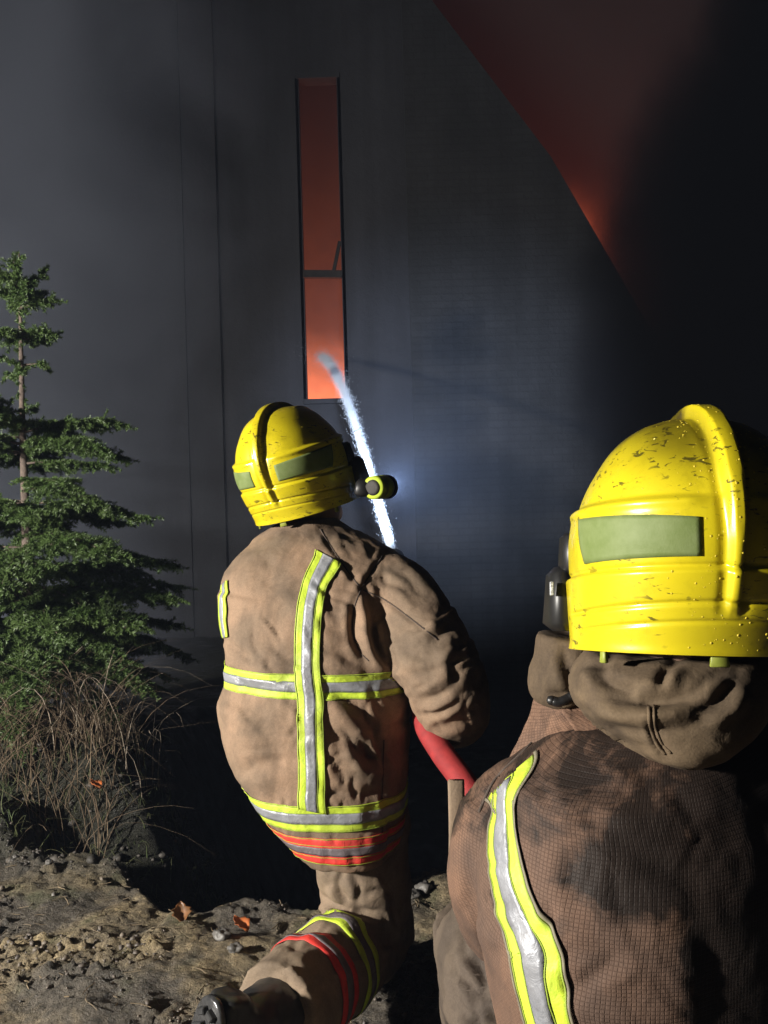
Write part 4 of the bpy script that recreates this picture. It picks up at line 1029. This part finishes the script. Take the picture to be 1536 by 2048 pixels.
# water: a broken white stream of drops round a solid core
def jet():
    r = np.random.default_rng(77); T0 = J0 + jd * .195; L = np.linalg.norm(J1p - T0)
    def pt(t): return T0 + (J1p - T0) * t[:, None] + np.array([0, 0, 1.0]) * (.55 * t * (1 - t))[:, None] * 1.0 + np.array([-.05, 0, 0]) * (t ** 4)[:, None]
    t = np.linspace(0, .985, 60); C = pt(t)
    V, Fc = tube(C[:16], list(np.linspace(.015, .020, 16)), 16, 120); V = V + .005 * np.stack([vnoise(V * np.array([60, 10, 60]), s) for s in (1, 2, 3)], -1)
    m, n, b, o = newmat('white_water'); b.inputs['Base Color'].default_value = (.82, .86, .90, 1); b.inputs['Roughness'].default_value = .3
    tc = n.nodes.new('ShaderNodeTexCoord').outputs['Object']; no = noise_node(n, 30, 4, .7, tc, .5); n.links.new(ramp(n, no.outputs[0], [(.3, .15), (.65, .8)]).outputs[0], b.inputs['Alpha'])
    j = empty('water_jet', tuple(T0)); tag(j, 'white jet of water arcing from the nozzle into the burning window', 'water')
    mesh_obj('core', V, Fc, m, j)
    N = 70000; tt = r.random(N) ** 1.5 * .995; c = pt(tt); rad = .011 + .044 * tt
    g = np.abs(r.standard_normal(N)) * .62 + (r.random(N) < .02) * r.exponential(.6, N); a = r.uniform(0, 6.28, N); c = c + (ja * np.cos(a)[:, None] + jb * np.sin(a)[:, None]) * (g * rad)[:, None]
    tt = np.where((tt > .88) & (r.random(N) < .6), tt * .6, tt); c = pt(tt); rad = .011 + .044 * tt; c = c + (ja * np.cos(a)[:, None] + jb * np.sin(a)[:, None]) * (g * rad)[:, None]
    # the head of the jet breaks up in the window
    h = r.random(N) < .035; c[h] = J1p + r.standard_normal((h.sum(), 3)) * np.array([.10, .25, .075]) + np.array([-.02, 0, .0])
    s = (.0007 + .0011 * tt) * r.uniform(.5, 1.3, N)
    tv = np.array([(1, 1, 1), (-1, -1, 1), (-1, 1, -1), (1, -1, -1)]) * .8
    st = jd[None] * 2.2
    V = (c[:, None, :] + tv[None] * s[:, None, None] + st[None] * (tv @ jd)[None, :, None] * s[:, None, None])
    k = np.arange(N)[:, None] * 4; T = np.concatenate([k + np.array(f)[None] for f in ((0, 1, 2), (0, 3, 1), (0, 2, 3), (1, 3, 2))])
    m2 = plain('water_spray', (.80, .85, .92), (.7, .76, .85), .7, 3); m2.node_tree.nodes['Principled BSDF'].inputs['Alpha'].default_value = .42
    d = tri_obj('spray', V.reshape(-1, 3), T, m2, j); tag(d, 'loose drops around the jet', None, None, 'stuff')
jet()

# ================================================================== the second firefighter, close on the right
FF2 = empty('person', (.38, 1.0, 0))
tag(FF2, 'nearest firefighter at the right edge, wet sooty checked jacket, droplet covered yellow helmet', 'person', 'firefighters in tan kit')
rows2 = [(1395, 1270, 1500, 1.0, .075, 2.1), (1430, 1110, 1620, 1.0, .105, 2.2), (1470, 1045, 1700, 1.0, .13, 2.3), (1520, 975, 1790, 1.0, .150, 2.4), (1580, 965, 1840, 1.0, .162, 2.5), (1660, 948, 1860, .995, .170, 2.5),
         (1750, 940, 1860, .99, .172, 2.5), (1830, 945, 1850, .985, .172, 2.5), (1910, 962, 1840, .985, .172, 2.5), (2010, 985, 1830, .985, .172, 2.5), (2120, 1005, 1810, .985, .172, 2.5), (2260, 1025, 1790, .985, .17, 2.5), (2330, 1035, 1780, .985, .165, 2.5)]
tr2, ax2 = torso_rows(rows2, R(21))
sl2 = [P(1100, 1615, 1.0), P(1035, 1655, 1.03), P(1010, 1735, 1.05), P(1012, 1810, 1.11), P(1020, 1850, 1.25), P(1030, 1800, 1.36)]
sr2 = [P(1780, 1560, 1.0), P(1850, 1600, 1.0), P(1880, 1760, 1.04), P(1800, 1860, 1.2), P(1600, 1850, 1.35)]
me = remesh([loft(tr2, 56), tube(sl2, [.075, .080, .076, .072, .066, .052], 22, 40), tube(sr2, [.085, .09, .082, .07, .055], 20, 36)], .0058, 7)
f2 = [
    ([(1110, 1440), (1050, 1500), (990, 1560), (958, 1625)], 6, .004, .7), ([(965, 1640), (975, 1720), (985, 1790), (1000, 1850)], 9, .005, .7),
    ([(948, 1800), (985, 1840), (1030, 1880)], 10, .012, .8), ([(960, 1770), (975, 1800), (1000, 1815)], 6, .006, .8), ([(1090, 1800), (1105, 1835), (1100, 1870)], 9, .010, .8), ([(1125, 1985), (1180, 1960), (1250, 1905)], 15, .009, .7),
    ([(1150, 1690), (1140, 1760), (1160, 1830)], 15, .007, .7), ([(1250, 1690), (1330, 1740), (1420, 1760)], 20, .007, .7),
    ([(1010, 1760), (1040, 1830), (1085, 1900), (1085, 1960)], 14, .005, .8), ([(930, 1700), (945, 1760), (940, 1830)], 9, .005, .6), ([(1130, 1520), (1200, 1570), (1300, 1590)], 24, .005, .6), ([(1400, 1850), (1430, 1930), (1420, 2050)], 22, .009, .8),
    *creases(920, 1400, 1560, 2040, 34, 18, (55, 40), (60, 190), (6, 12), (.0015, .004)),
    ([(1110, 1900), (1130, 1950), (1125, 2040)], 10, .005, .7), ([(1180, 2000), (1230, 1990), (1290, 2010)], 12, .006, .7), ([(930, 1560), (950, 1600), (940, 1660)], 9, .004, .7), ([(1040, 1500), (1000, 1540), (960, 1560)], 5, .003, .7),
]
f2 = [(p_, w_ * 1.35, d_ * .5, abs(r_) * .7) for p_, w_, d_, r_ in f2]
folds(me, f2, [((8, 8, 7), .0050, 51), ((24, 24, 18), .0018, 52), ((60, 60, 50), .0006, 56)])
V, N = get_vn(me); w2 = Wrap(me, ax2); b2 = bvh_of(me)
cz = np.array([w2.c(z) for z in V[:, 2]]); th = np.arctan2(V[:, 1] - cz[:, 1], V[:, 0] - cz[:, 0]); th = np.where(th > np.pi / 2, th - 2 * np.pi, th)
at = me.attributes.new('weave', 'FLOAT_VECTOR', 'POINT')
wv = np.stack([th * .24 + .002 * fbm(V * 9, 2, 3), V[:, 2] * 1.0 + .012 * np.sin(th * 2) + .002 * fbm(V * 7, 2, 9), np.zeros(len(V))], -1)
at.data.foreach_set('vector', wv.astype(np.float32).ravel())
px, py, dd = proj(V)
def ell(cx, cy, rx, ry): return np.clip(1.25 - np.hypot((px - cx) / rx, (py - cy) / ry), 0, 1)
soot_shade = np.maximum.reduce([ell(1290, 1735, 190, 150) * 1.1, .62 * sstep(1725, 1640, py) * sstep(1050, 1130, px), sstep(1300, 1420, px) * .9, ell(1130, 1850, 40, 60) * .6, ell(990, 1790, 50, 60) * .5, .56 * sstep(1740, 1650, py)])  # sooty wet patches plus painted shade across the middle and right
at = me.attributes.new('soot_shade', 'FLOAT', 'POINT'); at.data.foreach_set('value', soot_shade.astype(np.float32))
J2 = link_mesh('jacket', me, M['coat2'], FF2)
seam(b2, J2, [(1110, 1440), (1050, 1500), (990, 1560), (958, 1625)], .0022)
path2 = px_path(w2, [(1004, 1535), (1005, 1570), (1006, 1600), (1006, 1660), (1010, 1720), (1022, 1790), (1046, 1850), (1066, 1900), (1072, 1950), (1082, 2010), (1092, 2044)])
path2 += [(path2[-1][0] + .02, path2[-1][1] - .05), (path2[-1][0] + .03, path2[-1][1] - .15)]
def clip2(V):
    V = np.where(np.abs(V).sum(1, keepdims=True) < 1e-6, [[0, 1.0, 0]], V)
    a, b, _ = proj(V); return (b - 1540) > (1030 - a) * .95      # the yoke seam cuts the tape off slantwise
tp2 = tape(w2, J2, path2, .066, M['yellow_tape'], M['silver'], 200, (.31, .69), clip=clip2)
M['piping'] = plain('grey_piping', (.22, .20, .13), (.15, .13, .1), .7, 50)
for c in ((-.05, .0), (1.0, 1.05)): strip(w2, 'piping', path2, .066, M['piping'], tp2, .003, 1, 200, c, clip=clip2)
mir = [(-np.pi - t if t < 0 else np.pi - t, z) for t, z in path2]
tape(w2, J2, mir, .056, M['yellow_tape'], M['silver'], 110)
zc = ax2[10][2]
tape(w2, J2, [(a, zc - .01) for a in np.linspace(0, 2 * np.pi, 24)], .056, M['yellow_tape'], M['silver'], 110, off=.0038)
# storm flap standing off the front edge
fl = [P(912, 1560, 1.14), P(914, 1640, 1.13), P(914, 1700, 1.13), P(912, 1765, 1.13)]
V, Fc = loft([(p, .012, .004, 3, XA, YA) for p in catmull(fl, 16)], 12); mesh_obj('storm_flap', V, Fc, M['trouser'], J2)
# collar points and the fabric neck guard of the helmet
nk = [(1296, 1172, 1560, .915, .085, 2.2), (1330, 1150, 1545, .91, .100, 2.3), (1370, 1140, 1530, .905, .108, 2.3), (1410, 1158, 1510, .90, .108, 2.3), (1450, 1190, 1480, .895, .10, 2.3), (1485, 1238, 1435, .89, .085, 2.2), (1508, 1290, 1390, .89, .06, 2.1)]
trn, _ = torso_rows(nk, R(5)); me = remesh([loft(trn, 40)], .0042, 6)
folds(me, [([(1185, 1385), (1240, 1396), (1310, 1398), (1390, 1392)], 17, .020, .6), ([(1215, 1318), (1205, 1355), (1250, 1372), (1275, 1365)], 13, .012, .6), ([(1300, 1440), (1305, 1480), (1330, 1512)], 6, .004, .8), ([(1320, 1370), (1330, 1340), (1360, 1320)], 10, .008, .8),
           ([(1170, 1420), (1230, 1450), (1330, 1462), (1420, 1440)], 18, .007, -.8), ([(1400, 1420), (1440, 1400), (1470, 1360)], 14, .010, .8), ([(1160, 1340), (1190, 1330), (1230, 1310)], 10, .006, .8)] + creases(1170, 1480, 1330, 1500, 10, 35, (5, 20), (60, 150), (6, 11), (.0008, .002)),
      [((14, 14, 14), .004, 61), ((40, 40, 40), .0010, 62)])
NG = link_mesh('neck_guard', me, M['hood'], FF2); bn = bvh_of(me)
seam(bn, NG, [(1298, 1415), (1300, 1450), (1312, 1485), (1330, 1508)], .0022, M['hood']); seam(bn, NG, [(1308, 1412), (1310, 1450), (1322, 1483), (1342, 1506)], .0018, M['hood'])
hdm = remesh([tube([P(1145, 1270, 1.0), P(1140, 1330, 1.0), P(1125, 1370, 1.0), P(1120, 1410, 1.0)], [.045, .046, .045, .03], 20, 24), tube([P(1150, 1300, 1.0), P(1250, 1350, 1.02), P(1420, 1350, 1.02)], [.05, .07, .07], 18, 16)], .005, 4)
folds(hdm, [([(1098, 1385), (1130, 1392), (1160, 1385)], 6, .009, .8), ([(1125, 1300), (1135, 1340), (1150, 1370)], 10, .006, .8)], [((25, 25, 25), .004, 65)])
HD = link_mesh('hood', hdm, M['hood'], FF2); bh = bvh_of(hdm); seam(bh, HD, [(1100, 1400), (1120, 1404), (1145, 1392), (1165, 1380)], .006, M['black'])
def collar_flap(name, corners, n, m, parent, seed):
    """a folded standing collar: bilinear cloth patch with a rolled edge"""
    a, b, c, d = [np.array(q) for q in corners]; V, W_ = [], []
    for i in range(m):
        for j in range(n):
            u, v = j / (n - 1), i / (m - 1); p = (a * (1 - u) + b * u) * (1 - v) + (d * (1 - u) + c * u) * v
            V.append(p + np.array([0, -.014 * math.sin(math.pi * u) - .010 * math.sin(math.pi * v), 0])); W_.append((u * .09 + v * .02, v * .07, 0))
    V = np.array(V); V[:, 1] += .006 * fbm(V * 26, 3, seed) + .004 * fbm(V * np.array([15, 15, 60]), 2, seed + 1)
    o = mesh_obj(name, V, [(i * n + j, i * n + j + 1, (i + 1) * n + j + 1, (i + 1) * n + j) for i in range(m - 1) for j in range(n - 1)], M['coat2'], parent)
    at = o.data.attributes.new('weave', 'FLOAT_VECTOR', 'POINT'); at.data.foreach_set('vector', np.array(W_, np.float32).ravel())
    at = o.data.attributes.new('soot_shade', 'FLOAT', 'POINT'); at.data.foreach_set('value', np.full(len(V), .33, np.float32))
    q = o.modifiers.new('s', 'SOLIDIFY'); q.thickness = .006; return o
collar_flap('collar', (P(1018, 1512, 1.02), P(1180, 1452, .94), P(1118, 1400, .98), P(1070, 1392, 1.03)), 30, 24, FF2, 67)
collar_flap('collar', (P(1150, 1462, .94), P(1420, 1450, .93), P(1400, 1380, .96), P(1110, 1402, .985)), 40, 20, FF2, 69)
# legs: left knee raised, right knee on the ground
tro = remesh([tube([(.36, .99, .45), (.36, .99, .30), (.36, .99, .2)], [.17, .18, .15], 24, 12), tube([(.24, 1.02, .27), (.185, 1.14, .33), (.150, 1.29, .36)], [.115, .105, .09], 24, 20), tube([(.150, 1.29, .36), (.16, 1.33, .2), (.17, 1.30, .08)], [.09, .085, .07], 20, 16),
              tube([(.48, 1.0, .25), (.50, 1.18, .15), (.5, 1.28, .1)], [.12, .105, .09], 20, 16), tube([(.5, 1.28, .09), (.5, 1.05, .09), (.5, .86, .1)], [.09, .09, .075], 20, 16)], .006, 6)
folds(tro, [([(905, 1990), (915, 2010), (925, 2045)], 8, .012, .9), ([(925, 1900), (935, 1950), (950, 2000)], 9, .008, .8), ([(960, 1870), (955, 1920), (970, 2000)], 10, .008, .8), ([(915, 1940), (922, 1990), (940, 2040)], 7, .01, .9)] + creases(895, 1010, 1870, 2060, 26, 45, (70, 25), (50, 140), (5, 10), (.003, .007)), [((12, 12, 12), .008, 71), ((34, 34, 24), .004, 73)])
T2 = link_mesh('trousers', tro, M['trouser2'], FF2)
boot(FF2, (.17, 1.28, .085), (0, 0, -1), (0, 1, 0)); boot(FF2, (.5, .80, .14), (0, -1, .1), (0, 0, -1))
H2 = P(1380, 1302, .885)
def gr2(L): return .95 * sstep(.135, .215, L[:, 2]) * sstep(-.11, -.035, L[:, 0]) * sstep(.007, .013, np.abs(L[:, 0])) + .9 * sstep(.20, .225, L[:, 2]) * sstep(-.06, -.02, L[:, 1]) + .8 * sstep(.045, .02, L[:, 2]) * sstep(-.02, .03, L[:, 0]) + .35 * sstep(.0, .06, L[:, 0])  # dirty crown, plus painted shade on the top and unlit right half
hl2, W2, rot2 = helmet(FF2, H2, R(4), R(-9), R(2), 1.06, gr2, 700, lambda p: .9 if p[0] > -.035 else .12)
head(FF2, H2 + np.array([0, .03, .08]), R(5), neck=.6)
gc, gd = hose_dir(P(1022, 1770, 1.38)); glove(FF2, sl2[-1], None, gd, gc, .0248, 1)
M['label'] = plain('white_label', (.6, .62, .66), (.25, .26, .28), .5, 400, stops=(.45, .55))
lc = W2(np.array([-.139, .036, .066])); V, Fc = box(lc, (.003, .010, .016), np.array(rot2), 1, .1); mesh_obj('label', V, Fc, M['label'], hl2, False)


# ================================================================== smoke and haze
def volume_box(name, lo, hi, label):
    lo, hi = np.array(lo, float), np.array(hi, float); V, Fc = [], [(0, 3, 2, 1), (4, 5, 6, 7), (0, 1, 5, 4), (1, 2, 6, 5), (2, 3, 7, 6), (3, 0, 4, 7)]
    for z in (lo[2], hi[2]): V += [(lo[0], lo[1], z), (hi[0], lo[1], z), (hi[0], hi[1], z), (lo[0], hi[1], z)]
    m = bpy.data.materials.new(name); m.use_nodes = True; n = m.node_tree; n.nodes.clear()
    out = n.nodes.new('ShaderNodeOutputMaterial'); pv = n.nodes.new('ShaderNodeVolumePrincipled'); n.links.new(pv.outputs[0], out.inputs['Volume'])
    o = mesh_obj(name, V, Fc, m, None, False); tag(o, label, None, None, 'stuff')
    return o, n, pv
hz, n, pv = volume_box('haze', (-95, -45, -3.5), (95, 125, 12.5), 'thin bluish smoke haze filling the night air')
pv.inputs['Color'].default_value = (.58, .70, 1.0, 1); pv.inputs['Density'].default_value = .0026; pv.inputs['Anisotropy'].default_value = .0

def smoke_bank(label, lo, hi, col, dens, axis, a0, a1, scale):
    """soft-edged drifting smoke: density swells along one axis and is torn by noise"""
    o, n, pv = volume_box('smoke', lo, hi, label); o['category'] = 'smoke'
    tc = n.nodes.new('ShaderNodeTexCoord').outputs['Object']; sp = n.nodes.new('ShaderNodeSeparateXYZ'); n.links.new(tc, sp.inputs[0])
    no = noise_node(n, scale, 4, .6, tc, .5)
    mr = n.nodes.new('ShaderNodeMapRange'); mr.interpolation_type = 'SMOOTHSTEP'; mr.inputs['From Min'].default_value = a0; mr.inputs['From Max'].default_value = a1
    n.links.new(math_n(n, 'ADD', sp.outputs[axis], math_n(n, 'MULTIPLY', math_n(n, 'SUBTRACT', no.outputs[0], .5), abs(a1 - a0) * 1.0)), mr.inputs['Value'])
    n.links.new(math_n(n, 'MULTIPLY', mr.outputs[0], dens), pv.inputs['Density']); pv.inputs['Color'].default_value = (*col, 1)
    pv.inputs['Absorption Color'].default_value = (0, 0, 0, 1)
    return o
smoke_bank('pale drifting smoke lit up in front of the wall above the spruce', (-7, 4.6, -1), (1.6, 7.7, 9.7), (.68, .75, .95), .95, 0, -.7, -5.6, .4)
o, n, pv = volume_box('smoke', (-1.6, 8.45, 1.0), (9, 13, 9.7), 'red lit smoke plume rising behind the gable'); o['category'] = 'smoke'
pv.inputs['Density'].default_value = .05; pv.inputs['Color'].default_value = (.8, .75, .75, 1)
bk, n, pv = volume_box('smoke', (.9, 6.4, -1.0), (8.6, 7.6, 9.7), 'black smoke rolling past the low end of the gable on the right'); bk['category'] = 'smoke'
tc = n.nodes.new('ShaderNodeTexCoord').outputs['Object']; sp = n.nodes.new('ShaderNodeSeparateXYZ'); n.links.new(tc, sp.inputs[0])
no = noise_node(n, .55, 6, .65, tc, .8)
d = math_n(n, 'SUBTRACT', math_n(n, 'MULTIPLY', sp.outputs[0], .9), math_n(n, 'MULTIPLY', sp.outputs[2], .42))
d = math_n(n, 'MINIMUM', d, math_n(n, 'MULTIPLY', math_n(n, 'SUBTRACT', sp.outputs[0], 1.45), .72)); d = math_n(n, 'ADD', d, math_n(n, 'MULTIPLY', math_n(n, 'SUBTRACT', no.outputs[0], .5), 1.25))
mr = n.nodes.new('ShaderNodeMapRange'); mr.interpolation_type = 'SMOOTHSTEP'; mr.inputs['From Min'].default_value = .15; mr.inputs['From Max'].default_value = 1.1
n.links.new(d, mr.inputs['Value']); n.links.new(math_n(n, 'MULTIPLY', mr.outputs[0], 5.0), pv.inputs['Density'])
pv.inputs['Color'].default_value = (.03, .03, .035, 1); pv.inputs['Absorption Color'].default_value = (0, 0, 0, 1)
